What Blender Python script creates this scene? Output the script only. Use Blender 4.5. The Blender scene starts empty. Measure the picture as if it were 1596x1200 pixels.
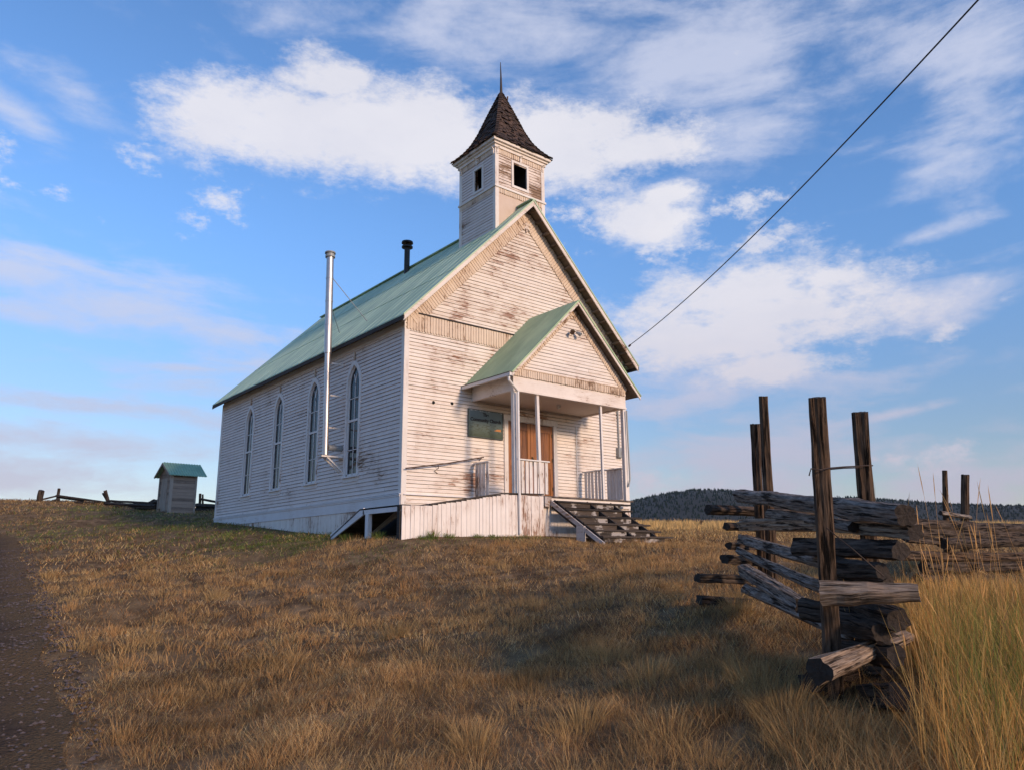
import bpy, bmesh, math, random
import numpy as np
from mathutils import Vector, Matrix, noise as mnoise
R = math.radians
random.seed(7)
rng = np.random.default_rng(11)
scn = bpy.context.scene

# ------------------------------------------------------------------ camera
CAM = Vector((-9.399, -15.624, -1.508))
FW = Vector((0.61907594, 0.75275491, 0.22384152)).normalized()
RT = Vector((0.77367513, -0.63351418, -0.0093046)).normalized()
UP = RT.cross(FW).normalized()
FPX = 1170.28
cd = bpy.data.cameras.new('camera'); cam = bpy.data.objects.new('camera', cd)
scn.collection.objects.link(cam)
M3 = Matrix((RT, UP, -FW)).transposed()
cam.matrix_world = Matrix.Translation(CAM) @ M3.to_4x4()
cd.sensor_width = 36; cd.sensor_fit = 'HORIZONTAL'; cd.lens = 36 * FPX / 1596
cd.clip_start = 0.05; cd.clip_end = 8000
scn.camera = cam

def ray(px, py): return FW + RT * ((px - 798) / FPX) - UP * ((py - 600) / FPX)
def at(px, py, dep): return CAM + ray(px, py) * dep
def at_y(px, py, y): d = ray(px, py); return CAM + d * ((y - CAM.y) / d.y)
def at_x(px, py, x): d = ray(px, py); return CAM + d * ((x - CAM.x) / d.x)

# ------------------------------------------------------------------ light
SUN_EL = R(18.0); 
sun_dir = Vector((0.10, -1.0, math.tan(SUN_EL))).normalized()    # towards the sun
sl = bpy.data.lights.new('sun', 'SUN'); so = bpy.data.objects.new('sun', sl)
scn.collection.objects.link(so)
sl.energy = 3.2; sl.angle = R(8.0); sl.color = (1.0, 0.72, 0.50)
so.rotation_mode = 'QUATERNION'
so.rotation_quaternion = sun_dir.to_track_quat('Z', 'Y')
so.location = (0, -20, 20)
scn.view_settings.view_transform = 'Standard'
scn.view_settings.look = 'None'
scn.view_settings.exposure = 0.0
scn.view_settings.gamma = 1.0

# ------------------------------------------------------------------ node helper
class NT:
    def __init__(s, tree): s.t = tree; s.n = tree.nodes; s.l = tree.links
    def add(s, typ, **kw):
        n = s.n.new(typ)
        for k, v in kw.items(): setattr(n, k, v)
        return n
    def con(s, v, sock):
        if hasattr(v, 'links') or isinstance(v, bpy.types.NodeSocket): s.l.new(v, sock)
        elif v is not None:
            sock.default_value = v
    def math(s, op, a, b=None, c=None, clamp=False):
        n = s.add('ShaderNodeMath', operation=op, use_clamp=clamp)
        s.con(a, n.inputs[0]); s.con(b, n.inputs[1]) if b is not None else None
        if c is not None: s.con(c, n.inputs[2])
        return n.outputs[0]
    def vmath(s, op, a, b=None, out=0):
        n = s.add('ShaderNodeVectorMath', operation=op)
        s.con(a, n.inputs[0])
        if b is not None: s.con(b, n.inputs[1])
        return n.outputs[out]
    def mix(s, f, a, b, blend='MIX'):
        n = s.add('ShaderNodeMix', data_type='RGBA', blend_type=blend)
        s.con(f, n.inputs[0]); s.con(a, n.inputs[6]); s.con(b, n.inputs[7])
        return n.outputs[2]
    def noise(s, vec, scale=5, detail=4, rough=0.55, dist=0.0):
        n = s.add('ShaderNodeTexNoise')
        if vec is not None: s.con(vec, n.inputs['Vector'])
        n.inputs['Scale'].default_value = scale; n.inputs['Detail'].default_value = detail
        n.inputs['Roughness'].default_value = rough; n.inputs['Distortion'].default_value = dist
        return n.outputs[0]
    def sstep(s, v, a, b):
        n = s.add('ShaderNodeMapRange', interpolation_type='SMOOTHSTEP')
        s.con(v, n.inputs[0]); s.con(a, n.inputs[1]); s.con(b, n.inputs[2])
        return n.outputs[0]
    def mapping(s, vec, scale=(1, 1, 1), loc=(0, 0, 0)):
        n = s.add('ShaderNodeMapping'); s.con(vec, n.inputs[0])
        n.inputs['Location'].default_value = loc; n.inputs['Scale'].default_value = scale
        return n.outputs[0]

def c4(c): return (c[0], c[1], c[2], 1.0)

# ------------------------------------------------------------------ sky and clouds
w = bpy.data.worlds.new('World'); scn.world = w; w.use_nodes = True
W = NT(w.node_tree); W.n.clear()
sky = W.add('ShaderNodeTexSky', sky_type='NISHITA')
sky.sun_disc = False; sky.sun_elevation = SUN_EL; sky.sun_rotation = R(180 - 5.7)
sky.air_density = 1.0; sky.dust_density = 0.35; sky.ozone_density = 2.2; sky.altitude = 800
tc = W.add('ShaderNodeTexCoord'); dirv = tc.outputs['Generated']
sep = W.add('ShaderNodeSeparateXYZ'); W.con(dirv, sep.inputs[0])
zz = W.math('ADD', W.math('MAXIMUM', sep.outputs[2], 0.0), 0.13)
comb = W.add('ShaderNodeCombineXYZ')
W.con(W.math('DIVIDE', sep.outputs[0], zz), comb.inputs[0]); W.con(W.math('DIVIDE', sep.outputs[1], zz), comb.inputs[1])
plane = comb.outputs[0]                                  # the layer the clouds lie in
warp = W.add('ShaderNodeTexNoise'); W.con(plane, warp.inputs['Vector'])
warp.inputs['Scale'].default_value = 1.6; warp.inputs['Detail'].default_value = 3
pw = W.vmath('ADD', plane, W.vmath('SCALE', W.vmath('SUBTRACT', warp.outputs[1], (0.5, 0.5, 0.5)), None))
pw.node.inputs[1].links[0].from_node.inputs[3].default_value = 0.25
n_big = W.noise(pw, 3.0, 9, 0.58); n_fine = W.noise(W.mapping(dirv, (1, 1, 2.0)), 10.0, 12, 0.70)
n_wisp = W.noise(W.mapping(dirv, (2.2, 2.2, 9.0), (3, 1, 2)), 2.2, 8, 0.55, 0.4)
def blob(px, py, hw, hh, rot=0.0, s=1.0):
    """a soft ellipse of sky, by the direction of its middle and its angular half sizes"""
    c = ray(px, py).normalized()
    rr = Vector((0, 0, 1)).cross(-c).normalized(); uu = rr.cross(c).normalized()
    a = R(rot); r2 = rr * math.cos(a) + uu * math.sin(a); u2 = -rr * math.sin(a) + uu * math.cos(a)
    k = (ray(px + 50, py).normalized() - c).length / 50
    A = W.vmath('DOT_PRODUCT', dirv, tuple(r2 / (hw * k)), 1)
    A = W.math('SUBTRACT', A, r2.dot(c) / (hw * k))
    B = W.vmath('DOT_PRODUCT', dirv, tuple(u2 / (hh * k)), 1)
    front = W.vmath('DOT_PRODUCT', dirv, tuple(c), 1)
    d = W.math('ADD', W.math('MULTIPLY', A, A), W.math('MULTIPLY', B, B))
    d = W.math('SUBTRACT', s, W.math('SQRT', d))
    return W.math('SUBTRACT', d, W.math('MULTIPLY', W.math('LESS_THAN', front, 0.0), 9.0))
def union(bl):
    m = bl[0]
    for b in bl[1:]: m = W.math('MAXIMUM', m, b)
    return W.math('MAXIMUM', m, -0.9)
dense = union([blob(420, 190, 190, 84, 0), blob(640, 215, 290, 90, -3), blob(850, 220, 250, 80, -5), blob(990, 235, 130, 44, -3), blob(340, 185, 110, 60, 12),
               blob(1170, 480, 260, 92, 3), blob(1290, 435, 120, 42, 0, .9), blob(1130, 520, 220, 60, 0), blob(1010, 345, 120, 60, 0, .85), blob(1040, 305, 80, 30, 0, .9),
               blob(500, 120, 110, 46, 0, .9), blob(1200, 575, 150, 50, 0, .8)])
small = union([blob(345, 317, 70, 36, 8), blob(285, 336, 60, 28, 0), blob(12, 245, 70, 70, 0), blob(93, 297, 44, 26, 0, .8), blob(230, 245, 60, 30, 0, .8),
               blob(1130, 330, 100, 40, 0), blob(1180, 370, 110, 50, 0), blob(1010, 745, 110, 46, -10), blob(1450, 712, 170, 30, 0), blob(1475, 510, 110, 28, 8), blob(920, 345, 80, 50, 0), blob(1060, 400, 90, 40, 0), blob(190, 355, 60, 20, 0, .7)])
thin = union([blob(700, 20, 400, 110, 0), blob(1150, 90, 360, 170, 0, .85), blob(1400, 60, 360, 220, 20, .9), blob(1200, 200, 200, 90, 0, .8), blob(1520, 150, 200, 160, 10),
              blob(180, 470, 360, 120, -14), blob(330, 530, 260, 80, -18), blob(60, 400, 180, 60, -10, .9), blob(90, 120, 240, 90, -20, .7), blob(20, 170, 120, 50, -20, .8),
              blob(150, 630, 340, 26, -3), blob(130, 690, 340, 50, -2), blob(60, 745, 400, 70, 0), blob(300, 575, 200, 22, -2, .8), blob(480, 560, 260, 130, -30, .5),
              blob(1200, 700, 360, 70, 0), blob(1420, 640, 290, 18, 7), blob(1080, 770, 460, 70, 0), blob(1450, 365, 190, 30, 8, .55), blob(1500, 760, 360, 90, 0),
              blob(1100, 610, 300, 90, 0), blob(1400, 470, 240, 110, 0, .8), blob(1480, 560, 240, 60, 0, .6), blob(1060, 330, 260, 120, 0, .6)])
dm = W.math('ADD', W.math('MULTIPLY', W.math('MINIMUM', dense, 0.75), 0.95), W.math('ADD', W.math('MULTIPLY', W.math('SUBTRACT', n_fine, 0.5), 2.0), W.math('MULTIPLY', W.math('SUBTRACT', n_big, 0.5), 0.7)))
dm = W.sstep(dm, -0.12, 0.52)
n_sm = W.noise(W.mapping(dirv, (1, 1, 1.8), (5, 2, 1)), 16.0, 10, 0.68)
sm_ = W.math('ADD', W.math('MULTIPLY', small, 0.42), W.math('MULTIPLY', W.math('SUBTRACT', n_sm, 0.52), 2.6))
dm = W.math('MAXIMUM', dm, W.math('MULTIPLY', W.sstep(sm_, 0.05, 0.62), 0.85))
tm = W.math('ADD', W.math('MULTIPLY', thin, 0.75), W.math('ADD', W.math('MULTIPLY', W.math('SUBTRACT', n_wisp, 0.5), 2.4), W.math('MULTIPLY', W.math('SUBTRACT', n_fine, 0.5), 1.0)))
tm = W.math('MULTIPLY', W.sstep(tm, -0.02, 0.85), 0.74)
skc = W.mix(1.0, sky.outputs[0], W.mix(W.sstep(sep.outputs[2], 0.02, 0.45), c4((1.16, 1.0, 0.98)), c4((1.45, 1.85, 2.25))), 'MULTIPLY')
hz = W.sstep(sep.outputs[2], 0.42, 0.02)
ccol = W.mix(hz, c4((8.0, 7.8, 8.2)), c4((5.2, 4.7, 5.6)))
tcol = W.mix(hz, c4((6.2, 6.5, 7.9)), c4((4.9, 4.5, 5.6)))
shade = W.math('MULTIPLY', W.sstep(n_big, 0.35, 0.65), 0.30)
ccol = W.mix(shade, ccol, c4((5.9, 6.0, 7.0)))
m1 = W.mix(tm, skc, tcol); m2 = W.mix(W.math('MULTIPLY', dm, 0.9), m1, ccol)
bg = W.add('ShaderNodeBackground'); W.con(m2, bg.inputs[0]); bg.inputs[1].default_value = 0.11
wo = W.add('ShaderNodeOutputWorld'); W.con(bg.outputs[0], wo.inputs[0])

# ------------------------------------------------------------------ object helpers
COL = scn.collection
def tag(o, label=None, cat=None, group=None, kind=None):
    if label: o['label'] = label
    if cat: o['category'] = cat
    if group: o['group'] = group
    if kind: o['kind'] = kind
    return o
def empty(name, loc, rz=0):
    o = bpy.data.objects.new(name, None); COL.objects.link(o)
    o.location = loc; o.rotation_euler = (0, 0, rz); o.empty_display_size = 0.2
    return o
class MB:
    """collects faces; every face has a random value for its board"""
    def __init__(s): s.v = []; s.f = []; s.c = []; s.uv = []
    def face(s, pts, c=None, uv=None):
        i = len(s.v); s.v += [tuple(p) for p in pts]; s.f.append(tuple(range(i, i + len(pts))))
        s.c.append(random.random() if c is None else c)
        s.uv.append(uv if uv else [(0, 0)] * len(pts))
    def hexa(s, p, c=None):      # p: 8 corners, bottom 4 (ccw) then top 4
        c = random.random() if c is None else c
        for q in ((3, 2, 1, 0), (4, 5, 6, 7), (0, 1, 5, 4), (1, 2, 6, 5), (2, 3, 7, 6), (3, 0, 4, 7)):
            s.face([p[i] for i in q], c)
    def box(s, x0, x1, y0, y1, z0, z1, c=None):
        if x0 > x1: x0, x1 = x1, x0
        if y0 > y1: y0, y1 = y1, y0
        s.hexa([(x0, y0, z0), (x1, y0, z0), (x1, y1, z0), (x0, y1, z0), (x0, y0, z1), (x1, y0, z1), (x1, y1, z1), (x0, y1, z1)], c)
    def bar(s, a, b, wd, ht, up=(0, 0, 1), c=None):
        a = Vector(a); b = Vector(b); d = (b - a).normalized(); up = Vector(up)
        sd = d.cross(up).normalized(); u = sd.cross(d).normalized()
        q = lambda P: [P - sd * wd / 2 - u * ht / 2, P + sd * wd / 2 - u * ht / 2, P + sd * wd / 2 + u * ht / 2, P - sd * wd / 2 + u * ht / 2]
        A = q(a); B = q(b); c = random.random() if c is None else c
        s.face(A, c); s.face(B[::-1], c)
        for i in range(4):
            j = (i + 1) % 4; s.face([A[j], A[i], B[i], B[j]], c)
    def prism(s, poly, depth, c=None):   # poly: list of Vectors (front face), depth: Vector
        c = random.random() if c is None else c
        poly = [Vector(p) for p in poly]; back = [p + depth for p in poly]
        s.face(poly, c); s.face(back[::-1], c)
        for i in range(len(poly)):
            j = (i + 1) % len(poly); s.face([poly[j], poly[i], back[i], back[j]], c)
    def tube(s, pts, r, n=8, c=None, caps=True):
        pts = [Vector(p) for p in pts]; c = random.random() if c is None else c
        rs = r if isinstance(r, (list, tuple)) else [r] * len(pts); rings = []
        for i, p in enumerate(pts):
            d = (pts[min(i + 1, len(pts) - 1)] - pts[max(i - 1, 0)]).normalized()
            ref = Vector((0, 0, 1)) if abs(d.z) < 0.9 else Vector((1, 0, 0))
            a = d.cross(ref).normalized(); b = a.cross(d)
            rings.append([p + (a * math.cos(t) + b * math.sin(t)) * rs[i] for t in [2 * math.pi * k / n for k in range(n)]])
        for i in range(len(rings) - 1):
            for k in range(n):
                j = (k + 1) % n; s.face([rings[i][j], rings[i][k], rings[i + 1][k], rings[i + 1][j]], c)
        if caps: s.face(rings[0], c); s.face(rings[-1][::-1], c)
    def build(s, name, m, parent=None, smooth=False, merge=False, key=None):
        if key:                           # one object for each separate piece
            gr = {}
            for i, f in enumerate(s.f):
                c = sum((Vector(s.v[k]) for k in f), Vector()) / len(f); gr.setdefault(key(c), []).append(i)
            for ids in gr.values():
                q = MB()
                for i in ids: q.face([s.v[k] for k in s.f[i]], s.c[i], s.uv[i])
                o = q.build(name, m, parent, smooth, merge)
            return o
        me = bpy.data.meshes.new(name); me.from_pydata(s.v, [], s.f)
        a = me.attributes.new('rnd', 'FLOAT', 'FACE'); a.data.foreach_set('value', s.c)
        uvl = me.uv_layers.new(name='UVMap'); flat = [x for u in s.uv for xy in u for x in xy]
        uvl.data.foreach_set('uv', flat)
        bm = bmesh.new(); bm.from_mesh(me)
        if merge: bmesh.ops.remove_doubles(bm, verts=bm.verts, dist=1e-5)
        if merge: bmesh.ops.recalc_face_normals(bm, faces=bm.faces)
        bm.to_mesh(me); bm.free()
        if smooth: me.shade_smooth()
        me.materials.append(m); o = bpy.data.objects.new(name, me); COL.objects.link(o)
        if parent:
            o.parent = parent; o.matrix_parent_inverse = world_of(parent).inverted()
        return o
def world_of(o):
    m = o.matrix_basis.copy()
    while o.parent: m = o.parent.matrix_basis @ o.matrix_parent_inverse @ m; o = o.parent
    return m

# ------------------------------------------------------------------ materials
def newmat(name):
    m = bpy.data.materials.new(name); m.use_nodes = True
    t = NT(m.node_tree); b = t.n['Principled BSDF']; return m, t, b
def attr(t, name): n = t.add('ShaderNodeAttribute', attribute_name=name); return n
def obj_co(t): return t.add('ShaderNodeTexCoord').outputs['Object']
def bump(t, b, h, strength=0.3, dist=0.01):
    n = t.add('ShaderNodeBump'); n.inputs['Strength'].default_value = strength; n.inputs['Distance'].default_value = dist
    t.con(h, n.inputs['Height']); t.con(n.outputs[0], b.inputs['Normal'])

def paint_mat(name, axis, wear, base=(0.80, 0.74, 0.70), wood=(0.22, 0.14, 0.09), rough=0.7):
    """old white house paint, peeled to the wood in streaks that follow the boards (axis = board direction)"""
    m, t, b = newmat(name); co = obj_co(t)
    sc = {'x': (1.1, 3, 12), 'y': (3, 1.1, 12), 'z': (11, 11, 1.4)}[axis]
    fine = {'x': (6, 20, 60), 'y': (20, 6, 60), 'z': (60, 60, 7)}[axis]
    rnd = attr(t, 'rnd').outputs['Fac']
    n1 = t.noise(t.mapping(co, sc), 2.6, 6, 0.66); n2 = t.noise(co, 0.75, 4, 0.6); n3 = t.noise(t.mapping(co, fine), 1.0, 4, 0.7)
    n4 = t.noise(co, 3.2, 5, 0.6)
    v = t.math('ADD', t.math('MULTIPLY', n1, 0.50), t.math('ADD', t.math('MULTIPLY', n2, 0.80), t.math('MULTIPLY', rnd, 0.10)))
    v = t.math('ADD', v, t.math('MULTIPLY', n3, 0.36))
    thr = 1.145 - wear
    mask = t.sstep(v, thr, thr + 0.035)
    thin = t.math('MULTIPLY', t.sstep(v, thr - 0.16, thr + 0.02), 0.40)
    pc = t.mix(t.math('MULTIPLY', t.sstep(n4, 0.35, 0.75), 0.35), c4(base), c4([base[0] * 0.80, base[1] * 0.76, base[2] * 0.72]))
    pc = t.mix(t.math('MULTIPLY', rnd, 0.18), pc, c4([base[0] * 0.75, base[1] * 0.72, base[2] * 0.70]))
    wc = t.mix(n3, c4([x * 0.55 for x in wood]), c4([x * 1.7 for x in wood]))
    pc = t.mix(thin, pc, c4([base[0] * 0.62, base[1] * 0.50, base[2] * 0.42]))
    t.con(t.mix(mask, pc, wc), b.inputs['Base Color'])
    b.inputs['Roughness'].default_value = rough; b.inputs['Specular IOR Level'].default_value = 0.25
    bump(t, b, t.math('SUBTRACT', t.math('MULTIPLY', n3, 0.5), mask), 0.35, 0.006)
    return m
P_SIDE = paint_mat('white_paint_side_siding', 'y', 0.09, (0.76, 0.67, 0.625))
P_FRONT = paint_mat('white_paint_front_siding', 'x', 0.150, (0.82, 0.74, 0.665), (0.30, 0.17, 0.115))
P_GABLE = paint_mat('white_paint_gable_siding', 'x', 0.205, (0.80, 0.71, 0.62), (0.30, 0.18, 0.13))
P_PORCH = paint_mat('white_paint_porch_siding', 'x', 0.125, (0.82, 0.74, 0.665), (0.30, 0.17, 0.115))
P_TRIM = paint_mat('white_paint_trim', 'z', 0.10, (0.80, 0.75, 0.70))
P_TRIMX = paint_mat('white_paint_trim_across', 'x', 0.125, (0.81, 0.73, 0.66))
P_PANEL = paint_mat('tan_paint_panel', 'z', 0.06, (0.66, 0.52, 0.42))
P_TRIMY = paint_mat('white_paint_trim_along', 'y', 0.07, (0.76, 0.74, 0.75))
P_PEEL = paint_mat('white_paint_skirting', 'z', 0.195, (0.83, 0.76, 0.70), (0.26, 0.155, 0.11))
P_FRIEZE = paint_mat('cream_paint_frieze', 'z', 0.17, (0.74, 0.60, 0.47))
P_BAL = paint_mat('white_paint_balusters', 'z', 0.13, (0.78, 0.74, 0.70))
P_TOWERW = paint_mat('white_paint_tower_weathered', 'x', 0.24, (0.78, 0.68, 0.60))
P_WIN = paint_mat('white_paint_window', 'z', 0.08, (0.78, 0.74, 0.72))

def wood_mat(name, axis, dark, light, rough=0.85, paint=0.0):
    m, t, b = newmat(name); co = obj_co(t)
    sc = {'x': (2, 30, 30), 'y': (30, 2, 30), 'z': (30, 30, 2)}[axis]
    rnd = attr(t, 'rnd').outputs['Fac']
    n = t.noise(t.mapping(co, sc), 1.2, 6, 0.65); g = t.noise(co, 2.5, 4, 0.6)
    v = t.math('ADD', t.math('MULTIPLY', n, 0.7), t.math('MULTIPLY', rnd, 0.35)); v = t.math('ADD', v, t.math('MULTIPLY', g, 0.2))
    c = t.mix(t.sstep(v, 0.3, 0.9), c4(dark), c4(light))
    if paint:
        c = t.mix(t.sstep(t.math('ADD', g, t.math('MULTIPLY', n, 0.4)), 0.73, 0.79), c, c4((paint, paint * 0.9, paint * 0.84)))
    t.con(c, b.inputs['Base Color']); b.inputs['Roughness'].default_value = rough
    bump(t, b, n, 0.5, 0.006); return m
WOOD_STEP = wood_mat('weathered_step_boards', 'x', (0.014, 0.010, 0.008), (0.06, 0.044, 0.034))
WOOD_RISER = wood_mat('peeling_riser_boards', 'x', (0.02, 0.014, 0.01), (0.12, 0.085, 0.062), paint=0.36)
WOOD_DECK = wood_mat('grey_deck_boards', 'x', (0.04, 0.03, 0.025), (0.16, 0.12, 0.10))
WOOD_SOFFIT = wood_mat('brown_soffit_boards', 'y', (0.07, 0.05, 0.035), (0.20, 0.145, 0.10))
WOOD_EDGE = wood_mat('dark_roof_edge', 'y', (0.02, 0.016, 0.014), (0.07, 0.055, 0.045))
WOOD_DOOR = wood_mat('stained_door_boards', 'z', (0.10, 0.032, 0.008), (0.38, 0.145, 0.036), 0.42)
WOOD_OUT = wood_mat('grey_outhouse_boards', 'x', (0.15, 0.108, 0.08), (0.42, 0.31, 0.235))
WOOD_OUTZ = wood_mat('grey_outhouse_trim', 'z', (0.20, 0.155, 0.12), (0.46, 0.37, 0.30))

def simple(name, col, rough=0.6, metal=0.0, nscale=6, var=0.3, bmp=0.0):
    m, t, b = newmat(name); co = obj_co(t); n = t.noise(co, nscale, 5, 0.6)
    t.con(t.mix(n, c4([x * (1 - var) for x in col]), c4([min(1, x * (1 + var)) for x in col])), b.inputs['Base Color'])
    b.inputs['Roughness'].default_value = rough; b.inputs['Metallic'].default_value = metal
    if bmp: bump(t, b, n, bmp, 0.01)
    return m
DARKM = simple('black_stovepipe_metal', (0.025, 0.024, 0.026), 0.5, 0.4)
STEEL = simple('galvanised_pipe', (0.50, 0.47, 0.46), 0.42, 0.85, 9, 0.15)
IRON = simple('rusty_iron', (0.10, 0.055, 0.035), 0.8, 0.3, 30)
GREYM = simple('grey_painted_metal', (0.30, 0.31, 0.31), 0.55, 0.2)
WHITEM = simple('white_gutter_metal', (0.74, 0.71, 0.68), 0.5, 0.0, 5, 0.12)
WIRE = simple('black_cable', (0.02, 0.02, 0.02), 0.6)
FWIRE = simple('rusty_fence_wire', (0.06, 0.04, 0.03), 0.7, 0.5)
DARKIN = simple('shade_black', (0.006, 0.006, 0.006), 0.95)  # near-black colour standing in for shade inside openings
INSIDE_SHADE = simple('inside_shade', (0.018, 0.018, 0.02), 0.9)  # near-black colour that stands for unlit interiors behind walls and glass
CEIL = simple('porch_ceiling_paint', (0.62, 0.52, 0.43), 0.8, 0, 1.5, 0.12)
HINGE = simple('dark_brass', (0.12, 0.08, 0.04), 0.4, 0.8)
LAMPG = simple('frosted_lamp_glass', (0.6, 0.58, 0.55), 0.3)

def glass_mat():
    m, t, b = newmat('old_window_glass'); co = obj_co(t); n = t.noise(co, 3.0, 2, 0.5)
    b.inputs['Base Color'].default_value = (0.016, 0.018, 0.022, 1); b.inputs['Roughness'].default_value = 0.10
    b.inputs['Specular IOR Level'].default_value = 0.28; b.inputs['Alpha'].default_value = 1
    bump(t, b, n, 0.12, 0.05); return m
GLASS = glass_mat()

def roof_mat(name, col, rib=(0, 1, 0), sc=4.4):
    m, t, b = newmat(name); co = obj_co(t)
    n = t.noise(t.mapping(co, (0.5, 1.3, 0.5)), 1.0, 5, 0.6); f = t.noise(t.mapping(co, (1, 6, 1)), 3.0, 5, 0.65)
    c = t.mix(t.sstep(n, 0.35, 0.68), c4([x * 0.80 for x in col]), c4([col[0] * 1.22, col[1] * 1.10, col[2] * 1.08]))
    c = t.mix(t.math('MULTIPLY', t.sstep(f, 0.52, 0.75), 0.45), c, c4((0.27, 0.27, 0.23)))
    rust = t.sstep(t.noise(t.mapping(co, (1, 4, 1)), 1.6, 8, 0.75), 0.60, 0.72)
    c = t.mix(t.math('MULTIPLY', rust, 0.4), c, c4((0.20, 0.13, 0.08)))
    t.con(c, b.inputs['Base Color']); b.inputs['Roughness'].default_value = 0.55
    b.inputs['Metallic'].default_value = 0.0; b.inputs['Specular IOR Level'].default_value = 0.22
    bump(t, b, f, 0.15, 0.01); return m
ROOF = roof_mat('green_metal_roof', (0.44, 0.60, 0.42))
ROOFP = roof_mat('green_porch_roof', (0.39, 0.55, 0.33))
ROOFO = roof_mat('green_outhouse_roof', (0.33, 0.50, 0.34))

def shingle_mat():
    m, t, b = newmat('weathered_shingles'); co = obj_co(t); rnd = attr(t, 'rnd').outputs['Fac']
    n = t.noise(t.mapping(co, (8, 8, 2)), 3, 5, 0.6)
    v = t.math('ADD', t.math('MULTIPLY', rnd, 0.75), t.math('MULTIPLY', n, 0.35))
    t.con(t.mix(v, c4((0.012, 0.009, 0.008)), c4((0.10, 0.058, 0.040))), b.inputs['Base Color'])
    b.inputs['Roughness'].default_value = 0.9; return m
SHINGLE = shingle_mat()

def log_mat(name, dark, light, warm):
    m, t, b = newmat(name); uv = t.add('ShaderNodeTexCoord').outputs['UV']; rnd = attr(t, 'rnd').outputs['Fac']
    co = obj_co(t)
    v = t.mapping(uv, (34, 2.4, 1)); off = t.add('ShaderNodeCombineXYZ'); t.con(t.math('MULTIPLY', rnd, 37.0), off.inputs[2])
    vv = t.vmath('ADD', v, off.outputs[0])
    n = t.noise(vv, 2.2, 8, 0.70, 0.08); crack = t.noise(t.mapping(uv, (24, 1.3, 1)), 1.5, 6, 0.65, 0.12)
    big = t.noise(co, 3.5, 4, 0.6)
    c = t.mix(t.sstep(n, 0.32, 0.72), c4(dark), c4(light))
    c = t.mix(t.math('MULTIPLY', t.sstep(big, 0.45, 0.7), 0.6), c, c4(warm))
    cr = t.sstep(crack, 0.39, 0.47)
    c = t.mix(cr, c4([x * 0.25 for x in dark]), c)
    t.con(c, b.inputs['Base Color']); b.inputs['Roughness'].default_value = 0.9; b.inputs['Specular IOR Level'].default_value = 0.15
    bump(t, b, t.math('ADD', t.math('MULTIPLY', n, 0.7), t.math('MULTIPLY', cr, 0.8)), 0.9, 0.018)
    return m
LOG_GREY = log_mat('grey_split_rail', (0.085, 0.070, 0.060), (0.40, 0.335, 0.29), (0.13, 0.088, 0.06))
LOG_DARK = log_mat('dark_split_rail', (0.030, 0.022, 0.018), (0.14, 0.105, 0.082), (0.06, 0.036, 0.024))
LOG_LIGHT = log_mat('pale_lit_split_rail', (0.13, 0.085, 0.055), (0.50, 0.38, 0.28), (0.40, 0.26, 0.17))  # paler rail wood, the sunlit look put into its colour
LOG_POST = log_mat('brown_fence_post', (0.035, 0.024, 0.018), (0.17, 0.115, 0.08), (0.14, 0.08, 0.045))
def end_mat():
    return simple('log_end_grain', (0.035, 0.025, 0.019), 0.95, 0, 40, 0.8, 1.0)
LOG_END = end_mat()

# ------------------------------------------------------------------ the ground
CTRL = np.array([
 (-9.4, -15.6, -3.02), (-12, -20, -3.4), (-20, -25, -3.6), (0, -30, -3.5), (-6.1, -11.57, -2.80), (-8.17, -9.59, -2.82), (-8.6, -9.24, -2.84), (-3.41, -8.3, -2.42),
 (-7.57, -4.9, -2.44), (-6.75, 3.55, -1.80), (-4.95, 17.67, -0.58), (-2.09, 41.03, 2.2), (-3.99, 42.59, 2.25), (0.81, 36.07, 1.90), (2.28, 32.3, 1.58), (5.1, 30.1, 1.2),
 (1.26, 22.76, 0.74), (-1.05, -1.75, -1.04), (2.94, -1.75, -1.0), (0, 13.16, -0.12), (0, 8.5, -0.48), (0, 4.3, -0.80), (8, 0, -1.02), (5.5, -3.6, -1.22), (8, 12, -0.3), (0, 0, -0.97),
 (-0.3, -3.64, -1.55), (-4.18, -12.69, -2.58), (-4.13, -13.15, -2.55), (-1.39, -10.43, -1.98), (-4.29, -13.89, -2.69), (0.66, -11.86, -2.0), (14.1, 2.03, -0.85), (40.8, 22, 0.70), (60.8, 5.5, 0.10),
 (25, -8, -1.15), (40, -20, -1.2), (5, -14, -1.9), (20, 60, 1.5), (-20, 45, 2.1), (-40, 10, -1.0), (-20, -5, -2.9), (-14, 70, 1.4), (80, 80, 0.2), (90, 0, -1.2), (0, 95, 0.0), (-60, 60, 1.0), (10, -25, -3.0), (-4.5, 5, -1.45), (-3, -2, -1.72)])
def _tps(r2): return np.where(r2 > 1e-9, r2 * np.log(np.maximum(r2, 1e-9)), 0.0)
_P = CTRL[:, :2] / 10.0; _n = len(_P)
_K = _tps(((_P[:, None] - _P[None]) ** 2).sum(-1)) + np.eye(_n) * 0.02
_A = np.zeros((_n + 3, _n + 3)); _A[:_n, :_n] = _K; _A[:_n, _n:] = np.c_[np.ones(_n), _P]; _A[_n:, :_n] = _A[:_n, _n:].T
_S = np.linalg.solve(_A, np.r_[CTRL[:, 2], 0, 0, 0])
_ph = rng.uniform(0, 6.28, (26, 2)); _fr = rng.uniform(0.25, 2.6, 26); _an = rng.uniform(0, 6.28, 26)
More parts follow.
